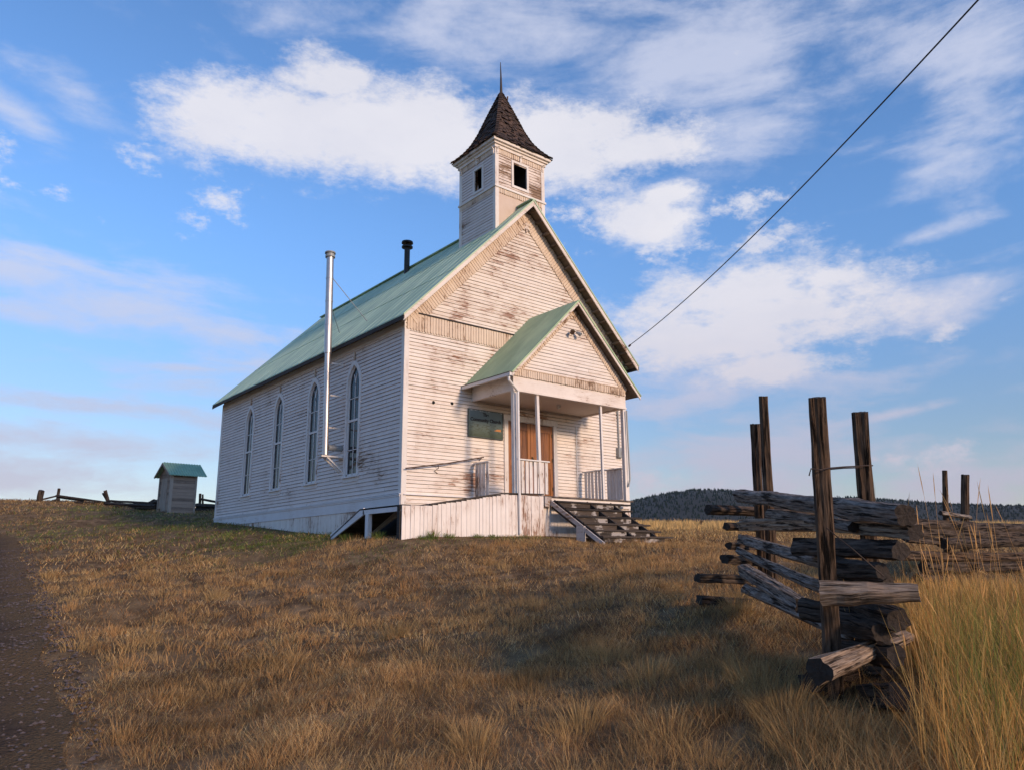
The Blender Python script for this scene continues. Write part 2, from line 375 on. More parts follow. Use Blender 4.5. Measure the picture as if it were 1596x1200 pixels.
def ground(x, y, bumps=True):
    x = np.asarray(x, float); y = np.asarray(y, float)
    cx, cy = x - 5.0, y - 10.0; r = np.hypot(cx, cy); k = np.minimum(1.0, 78.0 / np.maximum(r, 1e-6))
    px, py = (5.0 + cx * k) / 10.0, (10.0 + cy * k) / 10.0
    h = _S[_n] + _S[_n + 1] * px + _S[_n + 2] * py
    for i in range(_n): h = h + _S[i] * _tps((px - _P[i, 0]) ** 2 + (py - _P[i, 1]) ** 2)
    f = np.clip((r - 78) / 260, 0, 1); h = h * (1 - f) + (-7.0) * f
    if bumps:
        near = np.clip(1.2 - r / 90, 0, 1)
        away = np.clip(np.maximum.reduce([-0.3 - x - 1.2, x - 8.3, -y - 4.2, y - 13.5]) / 2.0 + 0.15, 0.06, 1)
        b = 0
        for i in range(26):
            b = b + np.sin((x * np.cos(_an[i]) + y * np.sin(_an[i])) * _fr[i] * 4.2 + _ph[i, 0]) / (1.0 + _fr[i] * .9)
        if LANE: away = away * (1 - .9 * np.clip(1.3 - np.abs(x - lane_x(y) + 1.7) / 1.7 * .8, 0, 1))
        h = h + b * 0.028 * near * away
    return h
LANE = []
def gz(x, y): return float(ground(x, y))
# the lane down the left: its right-hand edge, in metres
def hit(px, py):                          # the spot of ground under a pixel
    d = ray(px, py); t = 2.0
    while t < 120 and (CAM + d * t).z > float(ground(CAM.x + d.x * t, CAM.y + d.y * t, False)): t += .05
    return CAM + d * t
LANE = sorted([(hit(*q).x, hit(*q).y) for q in ((100, 1200), (90, 1090), (70, 990), (48, 930), (34, 885), (34, 855), (24, 838))], key=lambda p: p[1])
LANE = [(LANE[0][0] - .1, LANE[0][1] - 8)] + LANE + [(LANE[-1][0] - 2, LANE[-1][1] + 14), (-16, 60)]
def lane_x(y):
    ys = [p[1] for p in LANE]; xs = [p[0] for p in LANE]
    return np.interp(y, ys, xs)
def axis(c, n, near, far):
    t = np.linspace(-1, 1, n); k = np.arcsinh(far / near)
    return c + near * np.sinh(t * k)
gx = axis(-2.0, 330, 6.0, 4200); gy = axis(-4.0, 330, 6.0, 4200)
GX, GY = np.meshgrid(gx, gy); GZ = ground(GX, GY)
def grid_mesh(name, X, Y, Z, mat):
    ny, nx = X.shape; me = bpy.data.meshes.new(name)
    v = np.stack([X, Y, Z], -1).reshape(-1, 3); i = np.arange((ny - 1) * (nx - 1)); r_ = i // (nx - 1); c_ = i % (nx - 1)
    a = r_ * nx + c_; q = np.stack([a, a + 1, a + nx + 1, a + nx], -1)
    me.vertices.add(len(v)); me.vertices.foreach_set('co', v.astype(np.float32).ravel())
    me.loops.add(q.size); me.loops.foreach_set('vertex_index', q.astype(np.int32).ravel())
    me.polygons.add(len(q)); me.polygons.foreach_set('loop_start', (np.arange(len(q)) * 4).astype(np.int32))
    me.update(calc_edges=True); me.shade_smooth(); me.materials.append(mat)
    o = bpy.data.objects.new(name, me); COL.objects.link(o); return o
def ground_mat():
    m, t, b = newmat('dry_turf_soil'); co = obj_co(t)
    n1 = t.noise(co, 0.35, 5, 0.6); n2 = t.noise(co, 3.0, 8, 0.65); n3 = t.noise(co, 22, 5, 0.7)
    c = t.mix(t.sstep(n2, 0.35, 0.7), c4((0.10, 0.062, 0.036)), c4((0.29, 0.19, 0.105)))
    c = t.mix(t.math('MULTIPLY', t.sstep(n1, 0.4, 0.65), 0.5), c, c4((0.20, 0.13, 0.065)))
    c = t.mix(t.sstep(n3, 0.55, 0.75), c, c4((0.26, 0.17, 0.09)))
    # far fields: pale dry grass
    geo = t.add('ShaderNodeNewGeometry'); d = t.vmath('DISTANCE', geo.outputs['Position'], (0, 0, 0), 1)
    c = t.mix(t.sstep(d, 38.0, 62.0), c, t.mix(n1, c4((0.30, 0.19, 0.075)), c4((0.42, 0.28, 0.12))))
    t.con(c, b.inputs['Base Color']); b.inputs['Roughness'].default_value = 1.0; b.inputs['Specular IOR Level'].default_value = 0.05
    bump(t, b, t.math('ADD', n2, t.math('MULTIPLY', n3, 0.4)), 0.9, 0.06); return m
g = grid_mesh('ground', GX, GY, GZ, ground_mat()); tag(g, kind='structure')
def lane_mat():
    m, t, b = newmat('cinder_gravel'); co = obj_co(t)
    n1 = t.sstep(t.noise(co, 2.2, 9, 0.75), .3, .7); n2 = t.noise(co, 18, 8, 0.8)
    vo = t.add('ShaderNodeTexVoronoi'); t.con(co, vo.inputs['Vector']); vo.inputs['Scale'].default_value = 32
    c = t.mix(n1, c4((0.06, 0.038, 0.027)), c4((0.16, 0.105, 0.070)))
    c = t.mix(t.sstep(n2, 0.58, 0.72), c, c4((0.22, 0.155, 0.115)))
    c = t.mix(t.math('MULTIPLY', vo.outputs['Color'], 0.35), c, c4((0.12, 0.085, 0.08)))
    ed = t.math('ADD', attr(t, 'verge').outputs['Fac'], t.math('MULTIPLY', t.math('SUBTRACT', t.noise(co, 1.7, 6, 0.7), 0.5), 1.3))
    c = t.mix(t.sstep(ed, 0.25, 0.85), c, t.mix(n2, c4((0.10, 0.062, 0.036)), c4((0.27, 0.18, 0.10))))
    t.con(c, b.inputs['Base Color']); b.inputs['Roughness'].default_value = 1.0; b.inputs['Specular IOR Level'].default_value = 0.03
    bump(t, b, t.math('ADD', vo.outputs['Distance'], n2), 1.0, 0.05); return m
ly = np.r_[np.arange(-22, 20, 0.3), np.arange(20, 60, 1.2)]
lx = np.linspace(-3.4, 0, 16)
edge = lane_x(ly) + 0.06 * np.sin(ly * 1.3) + 0.04 * np.sin(ly * 3.7 + 1)
LX = edge[:, None] + lx[None, :]; LY = np.repeat(ly[:, None], 16, 1)
o = grid_mesh('road', LX, LY, ground(LX, LY) + 0.022, lane_mat()); tag(o, kind='structure')
va_ = o.data.attributes.new('verge', 'FLOAT', 'POINT'); va_.data.foreach_set('value', np.tile(np.clip(1 + lx / 1.0, 0, 1), len(ly)).astype(np.float32))

# ------------------------------------------------------------------ far hills and their forest
def hills():
    # profile by pixel of the photograph's skyline -> real heights at 1.5-2.2 km
    prof = [(900, 800), (985, 781), (1020, 773), (1060, 767.5), (1100, 766), (1150, 768), (1200, 774), (1260, 777), (1330, 776), (1400, 780), (1450, 784), (1520, 787), (1600, 789), (1700, 792), (1900, 800), (2100, 812)]
    xs = [p[0] for p in prof]; ys = [p[1] for p in prof]
    cols = np.arange(880, 2110, 6.0); rows = 26; X = np.zeros((rows, len(cols))); Y = X.copy(); Z = X.copy()
    for j, px in enumerate(cols):
        top = float(np.interp(px, xs, ys)); d = 1750.0
        P = at(px, top, d); H = P.z - 4; dv = Vector((P.x - CAM.x, P.y - CAM.y)).normalized(); D0 = math.hypot(P.x - CAM.x, P.y - CAM.y)
        for i in range(rows):
            f = i / (rows - 1); dd = D0 - 950 + 1250 * f
            s = math.sin(min(1, f / 0.76) * math.pi / 2) if f < 0.76 else math.cos((f - 0.76) / 0.24 * math.pi / 2)
            X[i, j] = CAM.x + dv.x * dd; Y[i, j] = CAM.y + dv.y * dd
            nz = mnoise.noise(Vector((X[i, j] / 260, Y[i, j] / 260, 0))) * 14 * math.sin(min(f / 0.76, 1) * math.pi)
            Z[i, j] = -12 + (H + 12) * s ** 1.3 + nz * (0 if f > 0.7 else 1)
    return X, Y, Z
HX, HY, HZ = hills()
hm = simple('forest_floor', (0.009, 0.013, 0.012), 1.0, 0, 0.02, 0.3)
o = grid_mesh('hills', HX, HY, HZ, hm); tag(o, kind='structure')
def forest():
    V = []; F = []; C = []; rows, cols = HX.shape; N = 15000; base = 0
    for k in range(N):
        fi = random.uniform(2, rows * 0.80); 
        if k % 3 == 0: fi = random.uniform(rows * 0.70, rows * 0.80)
        fj = random.uniform(0, cols - 2); i = int(fi); j = int(fj); a = fi - i; b_ = fj - j
        def L(A): return (A[i, j] * (1 - a) + A[i + 1, j] * a) * (1 - b_) + (A[i, j + 1] * (1 - a) + A[i + 1, j + 1] * a) * b_
        x, y, z = L(HX), L(HY), L(HZ); h = random.uniform(3.5, 7) * (1.35 if random.random() < .12 else 1); r_ = h * random.uniform(0.22, 0.36); n = 5; t0 = random.random() * 6
        z -= 1
        for lv in range(2):
            zb = z + h * (0.1 + 0.4 * lv); zt = z + h * (0.72 + 0.28 * lv); rr = r_ * (1 - 0.4 * lv)
            ring = [(x + rr * math.cos(t0 + q * 6.283 / n), y + rr * math.sin(t0 + q * 6.283 / n), zb) for q in range(n)]
            V += ring + [(x, y, zt)]
            F += [(base + q, base + (q + 1) % n, base + n) for q in range(n)]; C += [random.random()] * n; base += n + 1
    me = bpy.data.meshes.new('conifer_forest'); me.from_pydata(V, [], F)
    at_ = me.attributes.new('rnd', 'FLOAT', 'FACE'); 
    at_.data.foreach_set('value', C)
    m, t, b = newmat('conifer_needles'); rnd = attr(t, 'rnd').outputs['Fac']
    t.con(t.mix(rnd, c4((0.012, 0.021, 0.020)), c4((0.020, 0.032, 0.030))), b.inputs['Base Color']); b.inputs['Roughness'].default_value = 1
    b.inputs['Specular IOR Level'].default_value = 0
    me.materials.append(m); o = bpy.data.objects.new('conifer_forest', me); COL.objects.link(o)
    tag(o, 'dark conifer forest covering the low hills far behind the fence', 'forest', kind='stuff')
forest()
def haze():
    m = MB(); m.box(-2200, 4200, -2600, 4200, -60, 260); mt = bpy.data.materials.new('thin_air'); mt.use_nodes = True; t = NT(mt.node_tree); t.n.clear()
    v = t.add('ShaderNodeVolumePrincipled'); v.inputs['Color'].default_value = (.80, .86, .95, 1); v.inputs['Density'].default_value = 0.00003; v.inputs['Anisotropy'].default_value = 0.2
    o_ = t.add('ShaderNodeOutputMaterial'); t.con(v.outputs[0], o_.inputs['Volume'])
    o = m.build('haze', mt, merge=True); tag(o, kind='stuff')
HAZE = True
if HAZE: haze()
# ------------------------------------------------------------------ the church
WD, LN = 8.0, 13.228                    # front width, depth
ZE, ZR, OE, OG = 4.337, 8.698, 0.303, 0.412
XC = 4.0; SL = (ZR - ZE) / (XC + OE); TH = 0.11
def roofz(x): return ZR - SL * abs(x - XC)
church = empty('church', (4.0, 6.6, -1.0))
tag(church, 'white clapboard country church with green metal roof, shingled bell tower and columned porch', 'church')

def siding(mb, org, U, N, z0, z1, expo, lf, rf, holes=(), t=0.026, joint=2.6, gap=0.008):
    org = Vector(org); U = Vector(U); N = Vector(N); zv = Vector((0, 0, 1)); z = z0
    while z < z1 - 1e-4:
        zb = min(z + expo, z1); zm = (z + zb) / 2; L, Rr = (lf(zm), rf(zm))
        if Rr - L > 0.01:
            cuts = sorted([h for h in (hh(zm) for hh in holes) if h])
            iv = []; a = L
            for (c0, c1, hf) in cuts:
                if c0 > a: iv.append((a, c0))
                a = max(a, c1)
            if Rr > a: iv.append((a, Rr))
            for (a, b) in iv:
                js = [a]; q = a + random.uniform(0.3, joint)
                while q < b - 0.25: js.append(q); q += random.uniform(joint * 0.5, joint * 1.5)
                js.append(b)
                for k in range(len(js) - 1):
                    u0, u1 = js[k] + (0.0015 if k else 0), js[k + 1]
                    b0, b1, t0, t1 = u0, u1, u0, u1
                    if abs(a - L) < 1e-6 and k == 0: b0, t0 = lf(z), lf(zb)
                    if abs(b - Rr) < 1e-6 and k == len(js) - 2: b1, t1 = rf(z), rf(zb)
                    if t1 < t0: t0 = t1 = (t0 + t1) / 2
                    tt = t + random.uniform(-0.003, 0.004); sag = gap * random.uniform(.5, 1.5)
                    P = lambda u, zz_, n: org + U * u + zv * zz_ + N * n
                    c = random.random()
                    mb.face([P(b0, z + sag, tt), P(b1, z + sag, tt), P(t1, zb, 0.006), P(t0, zb, 0.006)], c)
                    mb.face([P(b0, z + sag, tt), P(b0, z + sag, -0.01), P(b1, z + sag, -0.01), P(b1, z + sag, tt)], c)
        z = zb
def arch_half(z, w, spring):            # half width of a pointed opening at height z
    if z <= spring: return w
    d = z - spring; R2 = 2 * w
    return max(0, math.sqrt(max(R2 * R2 - d * d, 0)) - w) if d < R2 else 0

# side windows ------------------------------------------------------
WY = [2.58, 5.08, 7.70, 10.25]; WW = 0.33; WS, WT = 0.66, 3.12      # half width, sill, spring line
def win_hole(yc):
    def f(z):
        if z < WS or z > WT + 1.73 * WW: return None
        h = arch_half(z, WW + 0.03, WT); return (yc - h, yc + h, f) if h > 0.01 else None
    return f
m = MB(); siding(m, (0, 0, 0), (0, 1, 0), (-1, 0, 0), 0.02, 4.52, 0.101, lambda z: 0.02, lambda z: LN, [win_hole(y) for y in WY])
m.build('side_wall', P_SIDE, church)
def front_l(z): return 0.0 if z < ZE else max(0.0, XC - (ZR - TH - z) / SL)
def front_r(z): return WD if z < ZE else min(WD, XC + (ZR - TH - z) / SL)
DX0, DX1, DZ = 3.26, 4.92, 2.12
door_hole = lambda z: (DX0, DX1, None) if z < DZ else None
m = MB(); siding(m, (0, 0, 0), (1, 0, 0), (0, -1, 0), -0.30, 4.55, 0.093, front_l, front_r, [door_hole]); m.build('front_wall', P_FRONT, church)
m = MB(); siding(m, (0, 0, 0), (1, 0, 0), (0, -1, 0), 4.56, ZR - TH - 0.02, 0.100, front_l, front_r, [], 0.024, 2.0); m.build('front_gable', P_GABLE, church)
m = MB(); siding(m, (WD, 0, 0), (0, 1, 0), (1, 0, 0), 0.02, 4.5, 0.101, lambda z: 0.0, lambda z: LN); m.build('side_wall', P_SIDE, church)
m = MB(); siding(m, (0, LN, 0), (1, 0, 0), (0, 1, 0), 0.02, ZR - TH - 0.02, 0.101, front_l, front_r); m.build('back_wall', P_FRONT, church)
# inner lining (keeps light from passing through) with openings left for the windows
m = MB()
for (x, nx) in ((0.02, 1),):
    ys = [0.02]
    for yc in WY: ys += [yc - WW - 0.03, yc + WW + 0.03]
    ys.append(LN - 0.02)
    for i in range(0, len(ys), 2): m.box(x, x + 0.08, ys[i], ys[i + 1], -0.35, 4.42)
    for yc in WY: m.box(x, x + 0.08, yc - WW - 0.03, yc + WW + 0.03, -0.35, WS - 0.02); m.box(x, x + 0.08, yc - WW - 0.03, yc + WW + 0.03, WT + 1.73 * WW + 0.05, 4.42)
m.box(WD - 0.1, WD - 0.02, 0.02, LN - 0.02, -1.3, 4.42)
for y in (0.02, LN - 0.10):
    m.box(0.11, DX0 - 0.01, y, y + 0.08, -0.4, DZ + 0.06); m.box(DX1 + 0.01, WD - 0.11, y, y + 0.08, -0.4, DZ + 0.06)
    if y > 1: m.box(DX0, DX1, y, y + 0.08, -0.4, DZ + 0.06)
    m.prism([(0.11, y, DZ + 0.07), (WD - 0.11, y, DZ + 0.07), (WD - 0.11, y, 4.42), (XC, y, ZR - 0.3), (0.11, y, 4.42)], Vector((0, 0.08, 0)))
m.box(0.12, WD - 0.12, 0.12, LN - 0.12, -0.30, -0.20)
m.build('inner_lining', INSIDE_SHADE, church)

def arch_pts(w, spring, n=9):           # from right spring over apex to left spring, (u, z)
    out = []
    for i in range(n + 1):
        a = (math.pi / 3) * i / n; out.append((-w + 2 * w * math.cos(a), spring + 2 * w * math.sin(a)))
    L_ = [(-u, z) for u, z in out[:-1]][::-1]
    return out + L_
def make_window():
    yc = WY[0]; X0 = -0.022
    def P(u, z, n): return Vector((-n, yc - u, z))
    cs = MB()                            # casing: straight shouldered boards outside, pointed opening inside
    inn = [(WW, WS)] + arch_pts(WW, WT) + [(-WW, WS)]
    wo_ = WW + 0.085
    out = [(wo_, WS)]
    for (u, z) in arch_pts(WW, WT):
        if z <= WT + 0.26: out.append((math.copysign(wo_, u), z + 0.02))
        else: out.append((u * 1.0 + math.copysign(0.055, u) if abs(u) > 0.01 else 0, z + 0.11 + 0.02))
    out.append((-wo_, WS))
    for i in range(len(inn) - 1):
        a, b, c_, d = inn[i], inn[i + 1], out[i + 1], out[i]
        cs.face([P(*a, .045), P(*b, .045), P(*c_, .045), P(*d, .045)], 0.3)
        cs.face([P(*d, .045), P(*c_, .045), P(*c_, 0), P(*d, 0)], 0.3)
        cs.face([P(*a, .045), P(*b, .045), P(*b, -0.08), P(*a, -0.08)], 0.3)
    win = cs.build('window', P_WIN, church)
    sl_ = MB(); sl_.hexa([P(-wo_ - .03, WS - .05, -.0), P(wo_ + .03, WS - .05, 0), P(wo_ + .03, WS - .05, .09), P(-wo_ - .03, WS - .05, .09),
                          P(-wo_ - .03, WS + .0, 0), P(wo_ + .03, WS + .0, 0), P(wo_ + .03, WS - .01, .09), P(-wo_ - .03, WS - .01, .09)])
    sl_.hexa([P(-wo_, WS - .16, 0), P(wo_, WS - .16, 0), P(wo_, WS - .16, .038), P(-wo_, WS - .16, .038), P(-wo_, WS - .052, 0), P(wo_, WS - .052, 0), P(wo_, WS - .052, .038), P(-wo_, WS - .052, .038)])
    sl_.build('sill', P_WIN, win)
    sh = MB(); n0, n1 = -0.045, -0.015
    def strip(pts, wd, n0=n0, n1=n1):
        for i in range(len(pts) - 1):
            (u0, z0), (u1, z1) = pts[i], pts[i + 1]; dx, dz = u1 - u0, z1 - z0; l = math.hypot(dx, dz); ox, oz = -dz / l * wd / 2, dx / l * wd / 2
            q = [(u0 + ox, z0 + oz), (u1 + ox, z1 + oz), (u1 - ox, z1 - oz), (u0 - ox, z0 - oz)]
            sh.face([P(*p, n1) for p in q], 0.2)
            sh.face([P(*q[0], n1), P(*q[1], n1), P(*q[1], n0), P(*q[0], n0)], 0.2); sh.face([P(*q[2], n1), P(*q[3], n1), P(*q[3], n0), P(*q[2], n0)], 0.2)
    strip([(0, WS), (0, WT)], 0.026)
    ZM = 2.16
    strip([(-WW, ZM), (WW, ZM)], 0.06, n0, 0.0); strip([(-WW, WS + .03), (WW, WS + .03)], 0.06)
    strip([(WW - .02, WS), (WW - .02, WT)], 0.04); strip([(-WW + .02, WS), (-WW + .02, WT)], 0.04)
    strip([(-WW, 1.36), (WW, 1.36)], 0.022); strip([(-WW, 2.78), (WW, 2.78)], 0.022)
    ap = arch_pts(WW - .018, WT); strip(ap, 0.036)
    for sg in (1, -1):                   # intersecting tracery
        br = []
        for i in range(9):
            a = math.radians(29) * i / 8; br.append((sg * (-2 * WW + 2 * WW * math.cos(a)), WT + 2 * WW * math.sin(a)))
        strip(br, 0.024)
    sh.build('sash', P_WIN, win)
    gl = MB(); poly = [(WW, WS)] + arch_pts(WW, WT) + [(-WW, WS)]
    gl.prism([P(u, z, -0.03) for u, z in poly], Vector((0.006, 0, 0)), 0.5); gl.build('glass', GLASS, win)
    rm = MB(); rm.prism([P(u, z, -0.078) for u, z in poly], Vector((0.01, 0, 0)), 0.5); rm.build('dark_room_sheet', INSIDE_SHADE, win)  # dark sheet behind the glass, painted for the unlit room
    cr = MB(); za = WT + 1.73 * WW + 0.12
    cr.prism([P(-.03, za - .01, .02), P(.03, za - .01, .02), P(.022, za + .05, .02), P(.06, za + .10, .02), P(.03, za + .14, .02), P(.02, za + .21, .02), P(0, za + .25, .02), P(-.02, za + .21, .02), P(-.03, za + .14, .02), P(-.06, za + .10, .02), P(-.022, za + .05, .02)], Vector((-0.03, 0, 0)))
    cr.build('crest_ornament', P_FRIEZE, win)
    return win
win0 = make_window()
def copy_tree(o, parent=None):
    c = o.copy(); COL.objects.link(c); c.parent = parent or o.parent; c.matrix_parent_inverse = o.matrix_parent_inverse.copy()
    for ch in [k for k in bpy.data.objects if k.parent == o]: copy_tree(ch, c)
    return c
for yc in WY[1:]:
    c = copy_tree(win0); c.location.y += yc - WY[0]
# the far side has the same four
for yc in WY:
    c = copy_tree(win0); c.location = (WD, yc + WY[0], 0); c.rotation_euler = (0, 0, math.pi)

# roof -----------------------------------------------------------------
Y0, Y1 = -OG, LN + OG
for sgn, xe in ((-1, -OE), (1, WD + OE)):
    m = MB(); n_ = 32
    for i in range(n_):                  # sheets with a low rib at every joint
        ya = Y0 + (Y1 - Y0) * i / n_; yb = Y0 + (Y1 - Y0) * (i + 1) / n_
        m.hexa([(xe, ya, ZE - .03), (XC, ya, ZR - .03), (XC, yb, ZR - .03), (xe, yb, ZE - .03), (xe, ya, ZE), (XC, ya, ZR), (XC, yb, ZR), (xe, yb, ZE)])
        m.bar((xe, ya + .01, ZE + .004), (XC, ya + .01, ZR + .004), .02, .008, (-SL * (1 if sgn > 0 else -1) * -1, 0, 1))
    for fl_ in (.36, .70): m.bar((xe + (XC - xe) * fl_, Y0 + .01, ZE + (ZR - ZE) * fl_ + .006), (xe + (XC - xe) * fl_, Y1 - .01, ZE + (ZR - ZE) * fl_ + .006), .010, .012)
    m.build('roof', ROOF, church)
m = MB(); m.bar((XC, Y0 - .01, ZR + .012), (XC, 0.26, ZR + .012), .20, .03); m.bar((XC, 2.1, ZR + .012), (XC, Y1 + .01, ZR + .012), .20, .03)
m.build('ridge_cap', ROOF, church, key=lambda c: c.y > 1)
m = MB()                                 # boards under the metal, rafter ends at the eaves, lookouts under the rakes
for sgn, xe in ((-1, -OE), (1, WD + OE)):
    xi = xe - sgn * 0.02
    def zl(x, off): return roofz(x) - off
    n_ = 9
    for i in range(n_):
        xa = xi + (XC - xi) * i / n_; xb = xi + (XC - xi) * (i + 1) / n_ * 1.0
        for (ya, yb) in ((Y0 + .04, 0.0), (LN, Y1 - .04)):
            m.hexa([(xa, ya, zl(xa, .06)), (xb - .004 * sgn * -1, ya, zl(xb, .06)), (xb - .004 * sgn * -1, yb, zl(xb, .06)), (xa, yb, zl(xa, .06)), (xa, ya, zl(xa, .033)), (xb, ya, zl(xb, .033)), (xb, yb, zl(xb, .033)), (xa, yb, zl(xa, .033))])
    for k in range(15):
        x = xi + (XC - xi) * (k + .6) / 15
        for (ya, yb) in ((Y0 + .06, 0.0), (LN, Y1 - .06)): m.bar((x, ya, zl(x, .105)), (x, yb, zl(x, .105)), .09, .07, (0, 0, 1))
    y = 0.2
    while y < LN:
        m.bar((xi, y, zl(xi, .11)), (xi + (0.5 if sgn < 0 else -0.5), y, zl(xi, .11) + .5 * SL), .05, .10, (0, 0, 1)); y += 0.61
    m.box(xi, xi - sgn * .34, 0.0, LN, ZE - .085, ZE - .066) if False else None
m.build('roof_boards', WOOD_SOFFIT, church)
m = MB()
for sgn, xe in ((-1, -OE), (1, WD + OE)): 
    a = random.random()
    for k in range(9):
        ya = Y0 + .0 + (Y1 - Y0) * k / 9; yb = Y0 + (Y1 - Y0) * (k + 1) / 9 - .006
        m.bar((xe - sgn * .012, ya, ZE - .085 - .01 * (k % 2)), (xe - sgn * .012, yb, ZE - .085 - .008 * (k % 3)), .028, .10)
m.build('eave_board', WOOD_EDGE, church, key=lambda c: c.x > 4)
def rake(mb, x0, x1, xc, zc, sl, y, dz, ht, th, off=0.035):
    for (xa, xb) in ((x0, xc), (x1, xc)):
        for k in range(2):
            a = xa + (xb - xa) * k / 2; b = xa + (xb - xa) * (k + 1) / 2
            za = zc - sl * abs(a - xc) - off; zb = zc - sl * abs(b - xc) - off
            q = [(a, y, za - ht), (b, y, zb - ht), (b, y, zb), (a, y, za)]
            mb.prism(q, Vector((0, th, 0)))
m = MB(); rake(m, -OE + .01, WD + OE - .01, XC, ZR, SL, Y0 + .004, 0, .15, .028); rake(m, -OE + .01, WD + OE - .01, XC, ZR, SL, Y1 - .032, 0, .15, .028)
m.build('barge_board', P_TRIMX, church, key=lambda c: (c.x > 4, c.y > 6))
m = MB()                                 # thin green metal edge over the barge boards and a crown strip below it
for (xa, xb) in ((-OE, XC), (WD + OE, XC)): m.bar((xa, Y0 - .008, roofz(xa) - .012), (xb, Y0 - .008, roofz(xb) - .012), .016, .035)
m.build('roof_edge_trim', ROOF, church, key=lambda c: c.x > 4)

def strips(mb, O, U, D, N, length, depth, wd=0.086, th=0.022, start=0.0, cut=None, gap=0.013):
    """narrow boards side by side, each with a rounded lower end"""
    O = Vector(O); U = Vector(U).normalized(); D = Vector(D).normalized(); N = Vector(N); s = start
    while s < length - wd * .5:
        t_ = th + random.uniform(-.005, .006); dd = depth + random.uniform(-.006, .006); a = s + gap / 2; b = min(s + wd - gap / 2, length); mid = (a + b) / 2; h = (b - a) / 2
        top = 0.0 if cut is None else cut(mid)
        pts = [(a, top)] + [(mid - h * math.cos(q), dd - h * .95 + h * .95 * math.sin(q)) for q in [math.pi * i / 5 for i in range(6)]] + [(b, top)]
        mb.prism([O + U * u + D * v + N * t_ for u, v in pts], -N * t_)
        s += wd
m = MB()
strips(m, (0.03, -.024, 4.56), (1, 0, 0), (0, 0, -1), (0, -1, 0), WD - .06, .46)
U_ = Vector((1, 0, SL)).normalized(); D_ = Vector((SL, 0, -1)).normalized()
Lr = (XC) * math.hypot(1, SL)
strips(m, (0.0, -.026, roofz(0) - .10), U_, D_, (0, -1, 0), Lr - .22, .44, cut=lambda s: 0.0, start=.02)
U2 = Vector((-1, 0, SL)).normalized(); D2 = Vector((-SL, 0, -1)).normalized()
strips(m, (WD, -.026, roofz(0) - .10), U2, D2, (0, -1, 0), Lr - .22, .44, start=.02)
fr = m.build('gable_frieze', P_FRIEZE, church)
m = MB(); m.box(0.35, WD - .35, -.062, -.024, 4.545, 4.585)
m.build('frieze_ledge', WOOD_EDGE, church)
m = MB(); zq = 7.98
for pts in ([(-.02, -.18), (.02, -.18), (.03, .16), (-.03, .16)], [(-.16, .02), (-.02, .05), (.02, .05), (.16, .02), (.10, .10), (-.10, .10)], [(-.13, -.12), (0, -.04), (.13, -.12), (.05, .02), (-.05, .02)]):
    m.prism([(XC + .02 + u, -.056 - .012 * len(pts) / 4, zq + v) for u, v in pts], Vector((0, .03, 0)))
m.build('gable_ornament', P_TOWERW, church)

# corner boards, water table, base boards -------------------------------
m = MB()
m.box(-.034, -.004, -.03, .10, -.30, 4.30); m.box(-.03, .11, -.036, -.004, -.30, 4.10)
m.box(-.034, -.004, LN - .12, LN + .03, 0.0, 4.30); m.box(WD - .11, WD + .03, -.036, -.004, -.30, 4.10); m.box(WD + .004, WD + .034, -.03, .10, -.3, 4.3)
m.box(-.03, .11, LN + .004, LN + .036, -.1, 4.3); m.box(WD - .11, WD + .03, LN + .004, LN + .036, -.1, 4.3); m.box(WD + .004, WD + .034, LN - .12, LN + .03, 0, 4.3)
m.build('corner_board', P_TRIM, church, key=lambda c: (c.x > 4, c.y > 6))
m = MB()
m.box(-.045, .02, 0.0, LN, -.30, -.012); m.box(-.06, -.046, 0, LN, -.05, -.014)
m.box(-.075, .0, -.03, LN + .02, -.012, .014); m.box(0.03, WD, -.07, -.0, -.014, .012); m.box(WD - .02, WD + .045, 0, LN, -.30, -.012); m.box(0, WD, LN, LN + .04, -.3, .0)
m.build('water_table', P_TRIMY, church)
m = MB(); y = 1.55
while y < LN: 
    m.box(-.022 - random.uniform(0, .006), .01, y, y + .088, -1.25, -.302); y += .092
y = 0.0
while y < LN: m.box(WD - .01, WD + .022, y, y + .088, -1.4, -.302); y += .092
x = 0.03
while x < WD: m.box(x, x + .088, -.022 - random.uniform(0, .006), .01, -1.4, -.302); m.box(x, x + .088, LN - .01, LN + .03, -1.0, -.302); x += .092
m.build('foundation_skirting', P_PEEL, church)
m = MB(); m.box(.04, .06, 0.1, 1.55, -1.3, -.31); m.box(0.35, 0.36, 0.1, 1.6, -1.2, -.32); m.build('crawl_space_shade', DARKIN, church)  # black sheets paint the shade under the floor
m = MB(); m.box(-.035, -.005, .1, LN - .13, 4.12, 4.32)
m.build('eave_frieze', P_TRIMY, church)

# door ------------------------------------------------------------------
m = MB(); m.box(DX0 - .13, DX0, -.055, .02, 0.0, DZ + .02); m.box(DX1, DX1 + .13, -.055, .02, 0.0, DZ + .02); m.box(DX0 - .16, DX1 + .16, -.062, .02, DZ + .02, DZ + .17)
m.box(DX1 + .90, DX1 + .93, -.034, -.026, .05, DZ + .1)
m.build('door_frame', P_TRIM, church)
xm = (DX0 + DX1) / 2
def door_leaf(x0, x1):
    m = MB(); x = x0
    n = 6; wd = (x1 - x0) / n
    for k in range(n):
        m.box(x0 + k * wd + .003, x0 + (k + 1) * wd - .003, .015, .05, .02, DZ)
    for (a, b) in ((x0 + .003, x0 + .10), (x1 - .10, x1 - .003)): m.box(a, b, -.004, .015, .02, DZ)
    for z in (.02, .92, 1.92): m.box(x0 + .10, x1 - .10, -.003, .014, z, z + .16)
    d = m.build('door', WOOD_DOOR, church)
    return d
d1 = door_leaf(DX0 + .01, xm - .004); d2 = door_leaf(xm + .004, DX1 - .01)
